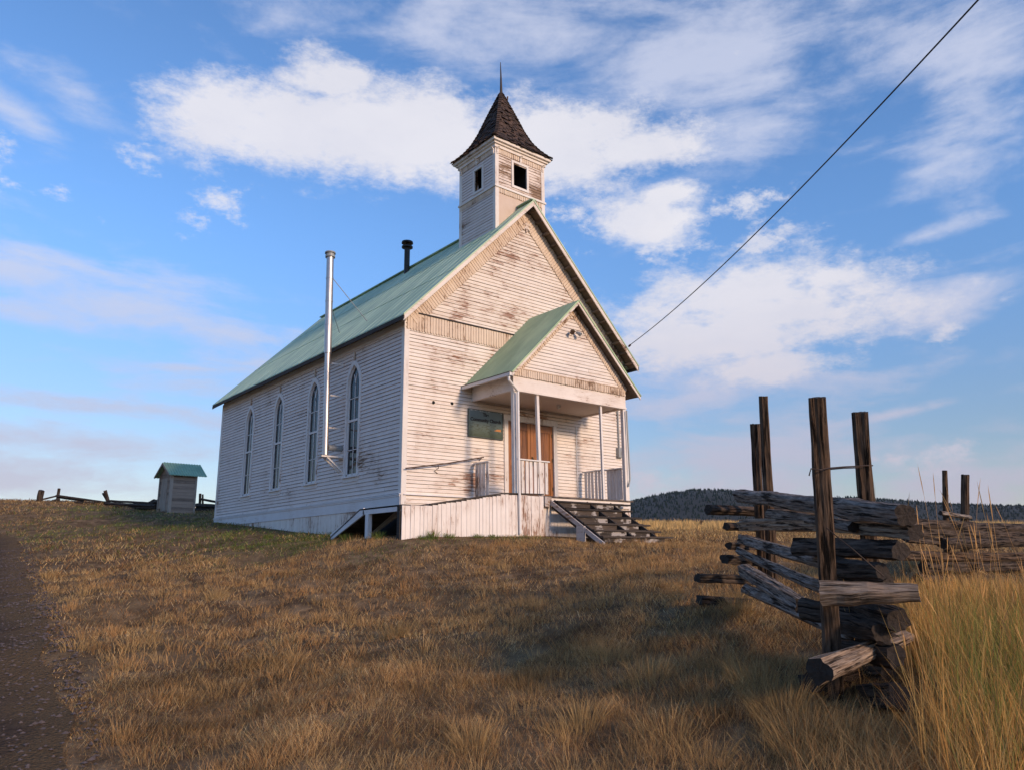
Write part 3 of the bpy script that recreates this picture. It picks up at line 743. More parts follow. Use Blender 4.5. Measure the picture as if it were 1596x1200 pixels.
m = MB(); m.box(xm + .03, xm + .075, -.03, -.004, .95, 1.2); m.tube([(xm + .05, -.03, 1.0), (xm + .05, -.075, 1.02), (xm + .05, -.075, 1.14), (xm + .05, -.03, 1.16)], .009, 6); m.build('handle', HINGE, d2)
m = MB()
for z in (.3, 1.1, 1.8): m.box(DX1 - .05, DX1 - .012, -.012, -.004, z, z + .1)
m.build('hinge', HINGE, d2, key=lambda c: round((c.z - .35) / .7))
m = MB(); m.box(DX0 - .1, DX1 + .1, -.16, .05, -.03, .02); m.build('door_sill', WOOD_DECK, church)

# black discs painted for the shade in two front wall holes
for (x, z) in ((0.86, 2.33), (1.43, 2.37)):
    m = MB(); m.tube([(x, -.030, z), (x, -.006, z)], .042, 10); m.build('wall_hole_shade', DARKIN, church)

# stovepipes ----------------------------------------------------------------
PX, PY = -.50, 3.18
def py_(z): return 3.105 + .047 * z        # the flue leans back a little
m = MB(); zs = [1.24, 1.75, 2.35, 2.95, 3.55, 4.1]
for i in range(len(zs) - 1): m.tube([(PX, py_(zs[i]), zs[i]), (PX, py_(zs[i + 1]), zs[i + 1])], .079, 20)
for z in zs[1:-1]: m.tube([(PX, py_(z - .02), z - .02), (PX, py_(z + .02), z + .02)], .084, 20)
m.tube([(PX, py_(4.1), 4.1), (PX, py_(4.28), 4.28)], .10, 20)
zs = [4.28, 4.95, 5.65, 6.35, 7.0]
for i in range(len(zs) - 1): m.tube([(PX, py_(zs[i]), zs[i]), (PX, py_(zs[i + 1]), zs[i + 1])], .102, 20)
for z in zs[1:-1]: m.tube([(PX, py_(z - .022), z - .022), (PX, py_(z + .022), z + .022)], .109, 20)
sp = m.build('stovepipe', STEEL, church, smooth=False)
m = MB(); m.tube([(PX, py_(7.0), 7.0), (PX, py_(7.05), 7.05)], .14, 20); m.tube([(PX, py_(7.05), 7.05), (PX, py_(7.11), 7.11)], .12, 20)
m.tube([(PX, py_(7.12), 7.12), (PX, py_(7.16), 7.16), (PX, py_(7.20), 7.20)], [.155, .15, .05], 20); m.build('pipe_cap', GREYM, sp)
m = MB(); m.box(PX - .16, 0.0, PY - .14, PY + .14, 1.18, 1.22); m.bar((PX + .02, PY - .1, 1.18), (0, PY - .1, .80), .04, .04); m.bar((PX + .02, PY + .1, 1.18), (0, PY + .1, .80), .04, .04)
m.build('wall_bracket', P_TRIM, sp)
for z in (2.0, 2.9, 3.8):
    m = MB(); m.bar((PX + .08, PY, z), (0, PY, z), .025, .04); m.build('wall_bracket', P_TRIM, sp)
m = MB(); m.tube([(PX + .08, PY, 1.45), (-.28, PY, 1.45), (0, PY, 1.45)], .085, 14); m.build('wall_thimble', GREYM, sp)
for (q, zt) in (((572, 501), 6.4), ((529, 519), 5.5)):
    d = ray(*q); # point on the left roof slope
    t = (ZR - SL * (XC - CAM.x) - CAM.z) / (d.z - SL * d.x); P = CAM + d * t
    m = MB(); m.tube([(PX + .07, py_(zt), zt), P], .011, 6); m.build('brace_rod', GREYM, sp)
    m = MB()
m = MB(); QT = at_x(635, 376, 3.75); QX, QY = QT.x, QT.y; QD = QT.z - 9.72
m.tube([(QX, QY, 8.2), (QX, QY, 9.45 + QD)], .10, 18); bp_ = m.build('roof_stovepipe', DARKM, church)
m = MB(); m.tube([(QX, QY, 9.45 + QD), (QX, QY, 9.50 + QD)], .20, 18); m.tube([(QX, QY, 9.50 + QD), (QX, QY, 9.62 + QD)], .05, 12); m.tube([(QX, QY, 9.62 + QD), (QX, QY, 9.68 + QD), (QX, QY, 9.71 + QD)], [.21, .20, .11], 18)
m.build('pipe_cap', DARKM, bp_)

# bell tower --------------------------------------------------------------
TX0, TX1, TY0, TY1 = 3.13, 5.02, .29, 2.05; TXC, TYC = (TX0 + TX1) / 2, (TY0 + TY1) / 2; TZ = 10.60
tower_parts = MB()
lh = lambda z: (TYC - .36 + .10, TYC + .12, None) if 9.33 < z < 10.03 else None
fh = lambda z: (3.80, 4.32, None) if 9.38 < z < 10.13 else None
m = MB(); siding(m, (TX0, 0, 0), (0, 1, 0), (-1, 0, 0), 7.6, TZ, .094, lambda z: TY0, lambda z: TY1, [lh], .02, 9)
tower = m.build('bell_tower', P_SIDE, church)
m = MB(); siding(m, (TX1, 0, 0), (0, 1, 0), (1, 0, 0), 7.6, TZ, .094, lambda z: TY0, lambda z: TY1, [lh], .02, 9); m.build('tower_wall', P_SIDE, tower)
m = MB(); siding(m, (0, TY0, 0), (1, 0, 0), (0, -1, 0), 9.15, TZ, .094, lambda z: TX0, lambda z: TX1, [fh], .02, 9)
siding(m, (0, TY1, 0), (1, 0, 0), (0, 1, 0), 8.0, TZ, .094, lambda z: TX0, lambda z: TX1, [fh], .02, 9)
m.build('tower_wall', P_TOWERW, tower, key=lambda c: c.y > 1)
m = MB(); m.box(TX0 + .02, TX1 - .02, TY0 - .006, TY0 + .03, 7.9, 9.15); m.build('tower_base_panel', P_PANEL, tower)
m = MB()                                  # corner boards of the tower
for (x, sx) in ((TX0, -1), (TX1, 1)):
    for (y, sy) in ((TY0, -1), (TY1, 1)):
        m.box(x + sx * .005, x + sx * .032, y + sy * .03, y - sy * .09, 7.75, TZ); m.box(x + sx * .030, x - sx * .10, y + sy * .005, y + sy * .034, 7.75, TZ)
# belt and window casings
m.box(TX0 - .06, TX1 + .06, TY0 - .065, TY0 - .004, 9.13, 9.19); m.box(TX0 - .06, TX1 + .06, TY1 + .004, TY1 + .065, 9.13, 9.19)
m.box(TX0 - .065, TX0 - .004, TY0, TY1, 9.131, 9.191); m.box(TX1 + .004, TX1 + .065, TY0, TY1, 9.131, 9.191)
m.build('tower_trim', P_TRIM, tower)
def louver_frame(pts_fn, u0, u1, z0, z1):
    m = MB(); wd = .075
    for (a, b, c_, d) in ((u0 - wd, u0, z0 - wd, z1 + wd), (u1, u1 + wd, z0 - wd, z1 + wd), (u0, u1, z1, z1 + wd), (u0, u1, z0 - wd, z0)):
        P8 = [pts_fn(a, 0, c_), pts_fn(b, 0, c_), pts_fn(b, .045, c_), pts_fn(a, .045, c_), pts_fn(a, 0, d), pts_fn(b, 0, d), pts_fn(b, .045, d), pts_fn(a, .045, d)]
        m.hexa(P8)
    return m.build('tower_window', P_TRIM, tower)
for sgn, yy in ((-1, TY0), (1, TY1)): louver_frame(lambda u, n, z: (u, yy + sgn * n, z), 3.80, 4.32, 9.38, 10.13)
for sgn, xx in ((-1, TX0), (1, TX1)): louver_frame(lambda u, n, z: (xx + sgn * n, u, z), TYC - .26, TYC + .12, 9.33, 10.03)
m = MB()                                  # belfry floor and posts, painted near black for the shade inside
m.box(TX0 + .12, TX1 - .12, TY0 + .12, TY1 - .12, 9.0, 9.1)
for x in (TX0 + .05, TX1 - .05): m.box(x - .05, x + .05, TY0 + .02, TY0 + .12, 8, TZ); m.box(x - .05, x + .05, TY1 - .12, TY1 - .02, 8, TZ)
m.box(TX0 + .6, TX0 + .7, TYC - .05, TYC + .05, 9.1, TZ); m.box(4.45, 4.49, TY0 + .1, TY1 - .1, 9.1, TZ)
m.box(TX0 + .6, TX0 + .64, TY0 + .3, TY1 - .1, 9.1, TZ)
m.build('belfry_frame', INSIDE_SHADE, tower)
m = MB()
for (O, U, N, L_) in (((TX0, TY0 - .022, 0), (1, 0, 0), (0, -1, 0), TX1 - TX0), ((TX0 - .022, TY1, 0), (0, -1, 0), (-1, 0, 0), TY1 - TY0), ((TX1, TY1 + .022, 0), (-1, 0, 0), (0, 1, 0), TX1 - TX0), ((TX1 + .022, TY0, 0), (0, 1, 0), (1, 0, 0), TY1 - TY0)):
    strips(m, Vector(O) + Vector((0, 0, 10.44)), U, (0, 0, -1), N, L_, .20, .075, .014)
    strips(m, Vector(O) + Vector((0, 0, 9.125)), U, (0, 0, -1), N, L_, .15, .075, .012)
m.build('tower_frieze', P_FRIEZE, tower)
m = MB(); e1, e2 = .10, .19               # stepped cornice under the eave
for (e, z0, z1) in ((.07, 10.40, 10.50), (.12, 10.50, 10.56), (.185, 10.565, 10.66)):
    m.box(TX0 - e, TX1 + e, TY0 - e, TY0 - .001, z0, z1); m.box(TX0 - e, TX1 + e, TY1 + .001, TY1 + e, z0, z1)
    m.box(TX0 - e, TX0 - .001, TY0, TY1, z0, z1); m.box(TX1 + .001, TX1 + e, TY0, TY1, z0, z1)
m.box(TX0, TX1, TY0, TY1, 10.58, 10.64)
for (x, y, dx, dy) in [(TX0 + .05, TY0, 0, -1), (TXC, TY0, 0, -1), (TX1 - .05, TY0, 0, -1), (TX0, TY0 + .05, -1, 0), (TX0, TYC, -1, 0), (TX0, TY1 - .05, -1, 0), (TX1, TY0 + .05, 1, 0), (TX1, TY1 - .05, 1, 0)]:
    U = Vector((-dy, dx, 0)); N = Vector((dx, dy, 0)); B = Vector((x, y, 0))
    prof = [(.03, 10.20), (.05, 10.20), (.07, 10.27), (.06, 10.33), (.10, 10.38), (.13, 10.40), (.03, 10.40)]
    m.prism([B + N * a - U * .032 + Vector((0, 0, z)) for a, z in prof], U * .064)
m.build('cornice', P_TRIMX, tower)
# flared shingle roof
prof = [(0, 1.0), (.05, .885), (.12, .76), (.23, .61), (.40, .46), (.62, .31), (.80, .18), (.93, .085), (1, .03)]
def rp(f): return float(np.interp(f, [p[0] for p in prof], [p[1] for p in prof]))
hx, hy = (TX1 - TX0) / 2 + .22, (TY1 - TY0) / 2 + .22; RZ0, RZ1 = 10.66, 13.06
m = MB()
for i in range(len(prof) - 1):
    (f0, w0), (f1, w1) = prof[i], prof[i + 1]
    for k in range(4):
        s = [(-1, -1), (1, -1), (1, 1), (-1, 1)]; a, b = s[k], s[(k + 1) % 4]
        pt = lambda q, f, wv: (TXC + q[0] * (hx * wv - .02), TYC + q[1] * (hy * wv - .02), RZ0 + f * (RZ1 - RZ0) - .015)
        m.face([pt(a, f0, w0), pt(b, f0, w0), pt(b, f1, w1), pt(a, f1, w1)], .1)
NC = 24
for i in range(NC):
    f0 = i / NC; f1 = min(1, (i + 1.35) / NC); w0 = rp(f0); w1 = rp(f1)
    for k in range(4):
        s = [(-1, -1), (1, -1), (1, 1), (-1, 1)]; a = Vector(s[k]).to_3d(); b = Vector(s[(k + 1) % 4]).to_3d(); half = (hx if k % 2 == 0 else hy) * w0
        nn = (a + b) / 2; u = 0.0; nsh = max(1, int(2 * half / .105)); 
        edges = [0] + sorted([min(.98, max(.02, (q + random.uniform(-.25, .25)) / nsh)) for q in range(1, nsh)]) + [1]
        for q in range(len(edges) - 1):
            if random.random() < .012: continue
            e0, e1_ = edges[q], edges[q + 1]; lift = .014 + random.uniform(0, .026) + (.035 if random.random() < .12 else 0); drop = random.uniform(-.015, .03)
            def pt(e, f, wv, n):
                c = a.lerp(b, e); return Vector((TXC + c.x * hx * wv + nn.x * n, TYC + c.y * hy * wv + nn.y * n, RZ0 + f * (RZ1 - RZ0)))
            g_ = .03 / max(1, nsh)
            dz = Vector((0, 0, -drop))
            m.prism([pt(e0 + g_, f0, w0, lift) + dz, pt(e1_ - g_, f0, w0, lift) + dz, pt(e1_ - g_, f1, w1, .004), pt(e0 + g_, f1, w1, .004)], Vector((-nn.x * .012, -nn.y * .012, -.004)))
for k in range(4):                        # hip caps
    s = [(-1, -1), (1, -1), (1, 1), (-1, 1)][k]
    for i in range(NC):
        f0 = i / NC; f1 = (i + 1.1) / NC; w0, w1 = rp(f0), rp(min(1, f1))
        P0 = (TXC + s[0] * (hx * w0 + .01), TYC + s[1] * (hy * w0 + .01), RZ0 + f0 * (RZ1 - RZ0) + .03); P1 = (TXC + s[0] * hx * w1, TYC + s[1] * hy * w1, RZ0 + f1 * (RZ1 - RZ0) + .012)
        m.bar(P0, P1, .10, .012, (s[0], s[1], .6))
m.build('tower_roof', SHINGLE, tower)
m = MB(); m.tube([(TXC, TYC, 12.95), (TXC, TYC, 13.15), (TXC - .005, TYC, 13.7), (TXC - .02, TYC, 14.22)], [.065, .045, .026, .010], 8); m.build('finial', WOOD_EDGE, tower)
m = MB(); m.prism([(TXC + .16, TYC - .1, 12.86), (TXC + .20, TYC - .1, 12.86), (TXC + .22, TYC - .1, 13.02), (TXC + .17, TYC - .1, 13.0)], Vector((0, .02, 0))); m.build('loose_shingle', SHINGLE, tower)

# porch --------------------------------------------------------------------
QX0, QX1, QY0_ = 2.056, 6.117, -1.745; QC = (QX0 + QX1) / 2 + .03; QZE, QZR = 2.874, 5.185; QE = .27; QG = .29
qsl = (QZR - QZE) / (QC - (QX0 - QE)); qz = lambda x: QZR - qsl * abs(x - QC)
m = MB()                                  # the header all round
BZ0, BZ1 = 2.50, 2.86
m.box(QX0, QX1, QY0_, QY0_ + .12, BZ0, BZ1); m.box(QX0, QX0 + .10, QY0_ + .121, -.03, BZ0, BZ1 + .05); m.box(QX1 - .10, QX1, QY0_ + .121, -.03, BZ0, BZ1 + .05)
m.box(QX0 - .012, QX1 + .012, QY0_ - .022, QY0_ - .001, BZ0 - .01, BZ0 + .04)
porch = m.build('porch', P_TRIMX, church)
m = MB(); 
for k in range(10): m.box(QX0 + .1, QX1 - .1, QY0_ + .12 + k * .158, QY0_ + .12 + k * .158 + .154, BZ0 + .03, BZ0 + .05)
m.build('porch_ceiling', CEIL, porch)
m = MB(); m.tube([(4.35, -.9, BZ0 + .02), (4.35, -.9, BZ0 + .035)], .075, 14); pl = m.build('ceiling_lamp', WHITEM, church)
m = MB(); m.tube([(4.35, -.9, BZ0 - .06), (4.35, -.9, BZ0 - .02), (4.35, -.9, BZ0 + .02)], [.03, .06, .05], 14); m.build('lamp_globe', LAMPG, pl)
ql = lambda z: max(QX0, QC - (QZR - .10 - z) / qsl); qr = lambda z: min(QX1, QC + (QZR - .10 - z) / qsl)
m = MB(); siding(m, (0, QY0_, 0), (1, 0, 0), (0, -1, 0), BZ1, QZR - .12, .092, ql, qr, [], .02, 1.8); m.build('porch_gable', P_PORCH, porch)
m = MB(); m.prism([(QX0 + .02, QY0_ + .03, BZ1), (QX1 - .02, QY0_ + .03, BZ1), (QX1 - .02, QY0_ + .03, 2.95), (QC, QY0_ + .03, QZR - .13), (QX0 + .02, QY0_ + .03, 2.95)], Vector((0, .04, 0))); m.build('gable_backing', INSIDE_SHADE, porch)
m = MB(); strips(m, (QX0 + .02, QY0_ - .022, BZ1 + .20), (1, 0, 0), (0, 0, -1), (0, -1, 0), QX1 - QX0 - .04, .20, .074, .014)
Uq = Vector((1, 0, qsl)).normalized(); Dq = Vector((qsl, 0, -1)).normalized(); lq = (QC - QX0) * math.hypot(1, qsl)
strips(m, (QX0, QY0_ - .024, qz(QX0) - .09), Uq, Dq, (0, -1, 0), lq - .10, .21, .074, .014)
strips(m, (2 * QC - QX0, QY0_ - .024, qz(QX0) - .09), Vector((-Uq.x, 0, Uq.z)), Vector((-Dq.x, 0, Dq.z)), (0, -1, 0), lq - .10, .21, .074, .014)
m.box(QX0 + .15, QX1 - .15, QY0_ - .05, QY0_ - .022, BZ1 + .19, BZ1 + .215)
m.build('porch_frieze', P_FRIEZE, porch)
QXA, QXB = QX0 - QE, 2 * QC - (QX0 - QE); QYF = QY0_ - QG
for sgn, xe in ((-1, QXA), (1, QXB)):
    m = MB(); n_ = 5
    for i in range(n_):
        ya = QYF + (-.03 - QYF) * i / n_; yb = QYF + (-.03 - QYF) * (i + 1) / n_
        m.hexa([(xe, ya, qz(xe) - .025), (QC, ya, QZR - .025), (QC, yb, QZR - .025), (xe, yb, qz(xe) - .025), (xe, ya, qz(xe)), (QC, ya, QZR), (QC, yb, QZR), (xe, yb, qz(xe))])
    m.bar((xe, QYF - .008, qz(xe) - .015), (QC, QYF - .008, QZR - .015), .016, .04)
    m.build('porch_roof', ROOFP, porch)
m = MB()
for sgn, xe in ((-1, QXA), (1, QXB)):
    xi = xe - sgn * .02
    for k in range(7):
        ya = QYF + .03 + k * .275; yb = min(-.03, ya + .270)
        m.hexa([(xi, ya, qz(xi) - .055), (QC, ya, QZR - .055), (QC, yb, QZR - .055), (xi, yb, qz(xi) - .055), (xi, ya, qz(xi) - .028), (QC, ya, QZR - .028), (QC, yb, QZR - .028), (xi, yb, qz(xi) - .028)])
m.build('porch_roof_boards', WOOD_SOFFIT, porch)
m = MB(); rake(m, QXA + .01, QXB - .01, QC, QZR, qsl, QYF + .004, 0, .10, .025, .03); m.build('porch_barge_board', P_TRIMX, porch)
m = MB(); m.box(QXA - .06, QXA + .01, QYF + .02, -.03, QZE - .10, QZE - .02); gt = m.build('gutter', WHITEM, church)
m = MB(); m.box(QXA - .07, QXA + .012, QYF + .015, -.03, QZE - .02, QZE - .004); m.build('gutter_edge', WOOD_EDGE, gt)
m = MB(); m.tube([(QXA - .02, QYF + .10, QZE - .10), (QXA - .02, QYF + .10, QZE - .20), (QX0 + .07, QY0_ - .09, QZE - .42), (QX0 + .075, QY0_ - .09, .5), (QX0 + .09, QY0_ - .10, -.96)], .034, 10); m.build('downspout', WHITEM, porch)
m = MB(); m.tube([(QX1 - .03, QY0_ - .05, 2.45), (QX1 - .01, QY0_ - .05, .55), (QX1 - .06, QY0_ - .03, .35)], .022, 8); m.build('conduit', GREYM, porch)
def post(xt, xb, y, wd=.078):
    m = MB(); m.bar((xb, y, -.03), (xt, y, BZ0 + .02), wd, wd, (0, 1, 0)); return m.build('porch_post', P_TRIM, porch)
post(QX0 + .06, QX0 + .07, QY0_ + .06, .10); post(2.87, 2.93, QY0_ + .06); post(5.16, 5.16, QY0_ + .06, .06); post(QX1 - .06, QX1 - .08, QY0_ + .06, .10)
# porch floor
FZ = -.03
m = MB()
x = QX0 - .02
while x < QX1: m.box(x, x + .118, QY0_ - .03, -.03, FZ - .035, FZ); x += .12
m.build('porch_floor', WOOD_DECK, porch)
m = MB(); m.box(QX0, QX1 + .02, QY0_ + .005, QY0_ + .03, FZ - .22, FZ - .04); m.box(QX1 - .01, QX1 + .02, QY0_ + .03, -.03, FZ - .22, FZ - .04); m.build('floor_beam', P_TRIMX, porch)
m = MB(); x = 2.96
while x < QX1: m.box(x, x + .10, QY0_ + .05 + random.uniform(0, .004), QY0_ + .07, -1.25, FZ - .2); x += .104
y = QY0_ + .08
while y < -.05: m.box(QX1 - .02, QX1, y, y + .1, -1.3, FZ - .2); y += .104
m.build('porch_skirting', P_PEEL, porch)
# railings
def railing(a, b, zr, wd=.07, gap=.024, z0=FZ + .03, top=True, jit=.0):
    a = Vector(a); b = Vector(b); d = (b - a); L_ = d.length; d.normalize(); n = Vector((-d.y, d.x, 0)); m = MB()
    m.bar(a + Vector((0, 0, zr)) - d * .03, b + Vector((0, 0, zr)) + d * .03, .10, .032)
    rl = m.build('railing', P_BAL, church)
    s = .02
    while s < L_ - wd * .5:
        m = MB(); c = a + d * s; lean = random.uniform(-.006, .006)
        p = [c - n * .012, c + d * wd - n * .012, c + d * wd + n * .012, c + n * .012]
        hb = Vector((0, 0, z0 + random.uniform(-.015, .02))); ht = Vector((0, 0, zr - .018)) + d * lean
        m.hexa([q + hb for q in p] + [q + ht for q in p]); m.build('baluster', P_BAL, rl); s += wd + gap * random.uniform(.7, 1.3)
    return rl
railing((QX0 + .06, -.10, 0), (QX0 + .06, -.66, 0), .86, .10, .05)
railing((QX0 + .13, QY0_ + .06, 0), (3.20, QY0_ + .06, 0), .82, .09, .042)
railing((QX1 - .10, QY0_ + .14, 0), (QX1 - .10, QY0_ + .75, 0), .86, .095, .024)
railing((QX1 - .10, QY0_ + .80, 0), (QX1 - .10, -.12, 0), .88, .085, .052)
# flood lamps on the porch gable
fx, fy, fz = 4.09, QY0_ - .03, 4.36
m = MB(); m.tube([(fx, fy, fz), (fx, fy - .05, fz)], .055, 14); m.tube([(fx, fy - .05, fz), (fx - .09, fy - .09, fz - .03)], .012, 6); m.tube([(fx, fy - .05, fz), (fx + .09, fy - .09, fz - .03)], .012, 6)
fl = m.build('flood_light', HINGE, church)
for s in (-1, 1):
    m = MB(); m.tube([(fx + s * .08, fy - .08, fz - .02), (fx + s * .12, fy - .12, fz - .06), (fx + s * .155, fy - .17, fz - .105)], [.028, .045, .06], 14); m.build('lamp_head', IRON if s < 0 else GREYM, fl)
# electricity meter with its conduit
m = MB(); m.tube([(7.63, -.06, 3.1), (7.63, -.06, 1.72)], .022, 8); m.box(7.53, 7.74, -.13, -.03, 1.44, 1.74)
em = m.build('meter_box', GREYM, church)
m = MB(); m.tube([(7.72, -.13, 1.58), (7.72, -.20, 1.58)], .075, 16); m.build('meter_dial', WHITEM, em)

STR_M = paint_mat('grey_stringer_paint', 'y', 0.21, (0.52, 0.48, 0.46))
# stairs -------------------------------------------------------------------
st = MB(); SX0, SX1 = 3.24, 5.56
for (k, (y, z, xa, xb)) in enumerate([(-1.98, -.15, 3.22, 5.86), (-2.27, -.35, 3.22, 5.60), (-2.57, -.54, 3.26, 5.62), (-2.87, -.715, 3.22, 5.58), (-3.17, -.88, 3.25, 5.62), (-3.47, -1.04, 3.22, 5.72)]):
    if k == 0:
        st.bar(((SX0 + SX1) / 2, -1.78, -.22), ((SX0 + SX1) / 2, -3.40, -1.20), .045, .22)
        stairs = st.build('stairs', WOOD_STEP, church)
        for xs_ in (SX0 + .03, SX1 - .30):
            m = MB(); m.bar((xs_, -1.78, -.22), (xs_, -3.40, -1.20), .045, .22); m.build('stringer', WOOD_STEP, stairs)
    m = MB(); tl = random.uniform(-.012, .012)
    m.hexa([(xa, y - .02, z - .04), (xb, y - .02, z - .04 + tl), (xb, y + .125, z - .04 + tl), (xa, y + .125, z - .04), (xa, y - .02, z), (xb, y - .02, z + tl), (xb, y + .125, z + tl), (xa, y + .125, z)])
    m.hexa([(xa + .05, y + .135, z - .035), (xb - .1, y + .135, z - .035 - tl), (xb - .1, y + .27, z - .035 - tl), (xa + .05, y + .27, z - .035), (xa + .05, y + .135, z + .004), (xb - .1, y + .135, z + .004 - tl), (xb - .1, y + .27, z + .004 - tl), (xa + .05, y + .27, z + .004)])
    tdd = m.build('step', WOOD_STEP, stairs)
    m = MB(); m.box(xa + .08, xb - random.uniform(.1, .5), y + .02, y + .04, z - .155, z - .045); m.build('riser', WOOD_RISER, stairs)
m = MB(); m.bar((3.17, -1.76, -.16), (3.17, -3.55, -1.24), .04, .10); m.box(3.14, 3.20, -2.95, -2.70, -1.3, -.80); m.box(2.98, 3.2, -1.80, -1.775, -.30, -.05)
m.build('stringer', STR_M, stairs)

# wheelchair ramp with platform ----------------------------------------------
RX = -1.05
m = MB()
def rampz(x): return float(np.interp(x, [RX, -.35, 1.7, 2.1], [-.385, -.375, -.05, -.035]))
x = RX
while x < 2.02:
    xb = min(x + .135, 2.02); m.hexa([(x, QY0_ + .0, rampz(x) - .035), (xb, QY0_, rampz(xb) - .035), (xb, -.08, rampz(xb) - .035), (x, -.08, rampz(x) - .035), (x, QY0_, rampz(x)), (xb, QY0_, rampz(xb)), (xb, -.08, rampz(xb)), (x, -.08, rampz(x))]); x += .14
y = -.07
while y < .05: m.box(RX, -.08, y, y + .13, -.42, -.385); y += .135
ramp = m.build('ramp', WOOD_DECK, church)
m = MB(); n_ = 14
for i in range(n_):
    ya = .07 + i * .104; za = -.385 - (i) * .042; m.hexa([(RX, ya, za - .04), (-.08, ya, za - .04), (-.08, ya + .1, za - .08), (RX, ya + .1, za - .08), (RX, ya, za), (-.08, ya, za), (-.08, ya + .1, za - .042), (RX, ya + .1, za - .042)])
m.build('lower_ramp', WOOD_DECK, ramp)
m = MB(); m.bar((RX + .02, -.12, -.44), (RX + .02, 1.50, -.985), .04, .15); m.bar((RX + .02, QY0_ + .03, -.455), (RX + .02, -.08, -.455), .04, .13); m.bar((-.11, -.1, -.44), (-.11, 1.5, -.985), .04, .14)
m.box(RX - .01, RX + .09, -.35, -.22, -1.25, -.52)
m.build('ramp_stringer', P_TRIMY, ramp, key=lambda c: c.x > -.5)
m = MB()
x = RX
while x < 2.94:                          # vertical boards closing the front of the ramp and porch
    wd = random.choice((.095, .12, .145)); xb = min(x + wd, 2.95); zt = rampz((x + xb) / 2) - .012 + random.uniform(-.012, .004)
    m.box(x, xb - .008, QY0_ - .045 + random.uniform(-.006, .004), QY0_ - .022, -1.22, zt); x = xb
m.build('ramp_front_boards', P_PEEL, ramp)
m = MB(); m.bar((RX - .01, QY0_ - .01, -.43), (-.35, QY0_ - .01, -.42), .03, .09); m.bar((-.35, QY0_ - .03, rampz(-.35) + .012), (1.72, QY0_ - .03, rampz(1.72) + .022), .05, .03); m.bar((1.72, QY0_ - .03, rampz(1.72) + .02), (2.95, QY0_ - .03, .0), .05, .028)
m.box(RX - .04, RX - .02, QY0_ - .02, QY0_ + .09, -1.2, -.40)
m.build('ramp_edge_board', WOOD_EDGE, ramp)
m = MB(); m.tube([(0.03, -.12, .605), (1.2, -.13, .80), (2.36, -.14, 1.045)], .016, 8); hr = m.build('handrail', IRON, church)
m = MB(); m.tube([(.95, -.13, .75), (1.02, -.05, .68), (.90, -.05, .60), (1.0, -.03, .55)], .010, 6); m.tube([(2.3, -.14, 1.03), (2.3, -.03, .96)], .010, 6); m.build('rail_bracket', IRON, hr)

# the painted sign ------------------------------------------------------------
SX, SZ, SW, SH = 1.94, 1.585, 1.11, .70
sign = empty('painted_sign', (SX + SW / 2, -.05, SZ)); tag(sign, 'painted landscape board naming the community church, hung left of the brown door', 'sign')
def sign_mat():
    m, t, b = newmat('painted_landscape'); co = obj_co(t); sp_ = t.add('ShaderNodeSeparateXYZ'); t.con(co, sp_.inputs[0])
    n = t.noise(t.mapping(co, (2.5, 1, 7)), 1.6, 5, 0.6); n2 = t.noise(t.mapping(co, (7, 1, 16)), 1.5, 4, 0.6)
    z = t.math('ADD', t.math('DIVIDE', t.math('SUBTRACT', sp_.outputs[2], SZ), SH), t.math('MULTIPLY', t.math('SUBTRACT', n, 0.5), 0.22))
    cr = t.add('ShaderNodeValToRGB'); t.con(z, cr.inputs[0]); e = cr.color_ramp; e.interpolation = 'LINEAR'
    for i, (p, c) in enumerate([(0.0, (.035, .055, .02)), (.16, (.06, .075, .035)), (.28, (.20, .19, .08)), (.36, (.05, .055, .02)), (.43, (.30, .13, .05)), (.5, (.06, .045, .03)), (.56, (.16, .10, .065)), (.63, (.17, .25, .30)), (.80, (.15, .26, .35)), (1.0, (.17, .24, .27))]):
        el = e.elements[0] if i == 0 else (e.elements[1] if i == 9 else e.elements.new(p)); el.position = p; el.color = c4(c)
    c = t.mix(t.math('MULTIPLY', t.math('MULTIPLY', t.sstep(n2, 0.5, 0.62), t.sstep(z, 0.55, 0.5)), 0.75), cr.outputs[0], c4((.03, .035, .015)))
    t.con(c, b.inputs['Base Color']); b.inputs['Roughness'].default_value = 0.5; return m
m = MB(); m.box(SX, SX + SW, -.058, -.032, SZ, SZ + SH); bd = m.build('sign_board', sign_mat(), sign)
m = MB()
for (a, b, c_, d) in ((SX - .02, SX, SZ - .02, SZ + SH + .02), (SX + SW, SX + SW + .02, SZ - .02, SZ + SH + .02), (SX, SX + SW, SZ + SH, SZ + SH + .02), (SX, SX + SW, SZ - .02, SZ)): m.box(a, b, -.066, -.03, c_, d)
m.build('sign_frame', simple('sign_edge', (.06, .08, .08), .6), sign)
def text(s, x, z, size, mat, parent):
    cu = bpy.data.curves.new('lettering', 'FONT'); cu.body = s; cu.size = size; cu.extrude = .0015; cu.offset = .006; cu.align_x = 'CENTER'
    o = bpy.data.objects.new('lettering', cu); COL.objects.link(o); dg = bpy.context.evaluated_depsgraph_get()
    me = bpy.data.meshes.new_from_object(o.evaluated_get(dg)); bpy.data.objects.remove(o); me.materials.clear(); me.materials.append(mat)
    me.transform(Matrix.Translation((x, -.0605, z)) @ Matrix.Rotation(R(90), 4, 'X')); me.name = 'lettering'
    q = bpy.data.objects.new('lettering', me); COL.objects.link(q); q.parent = parent; q.matrix_parent_inverse = world_of(parent).inverted(); return q
INK = simple('black_lettering', (.008, .008, .012), .5)
text('The', SX + SW / 2, SZ + .56, .12, INK, sign); text('Community Church', SX + SW / 2, SZ + .41, .125, INK, sign)
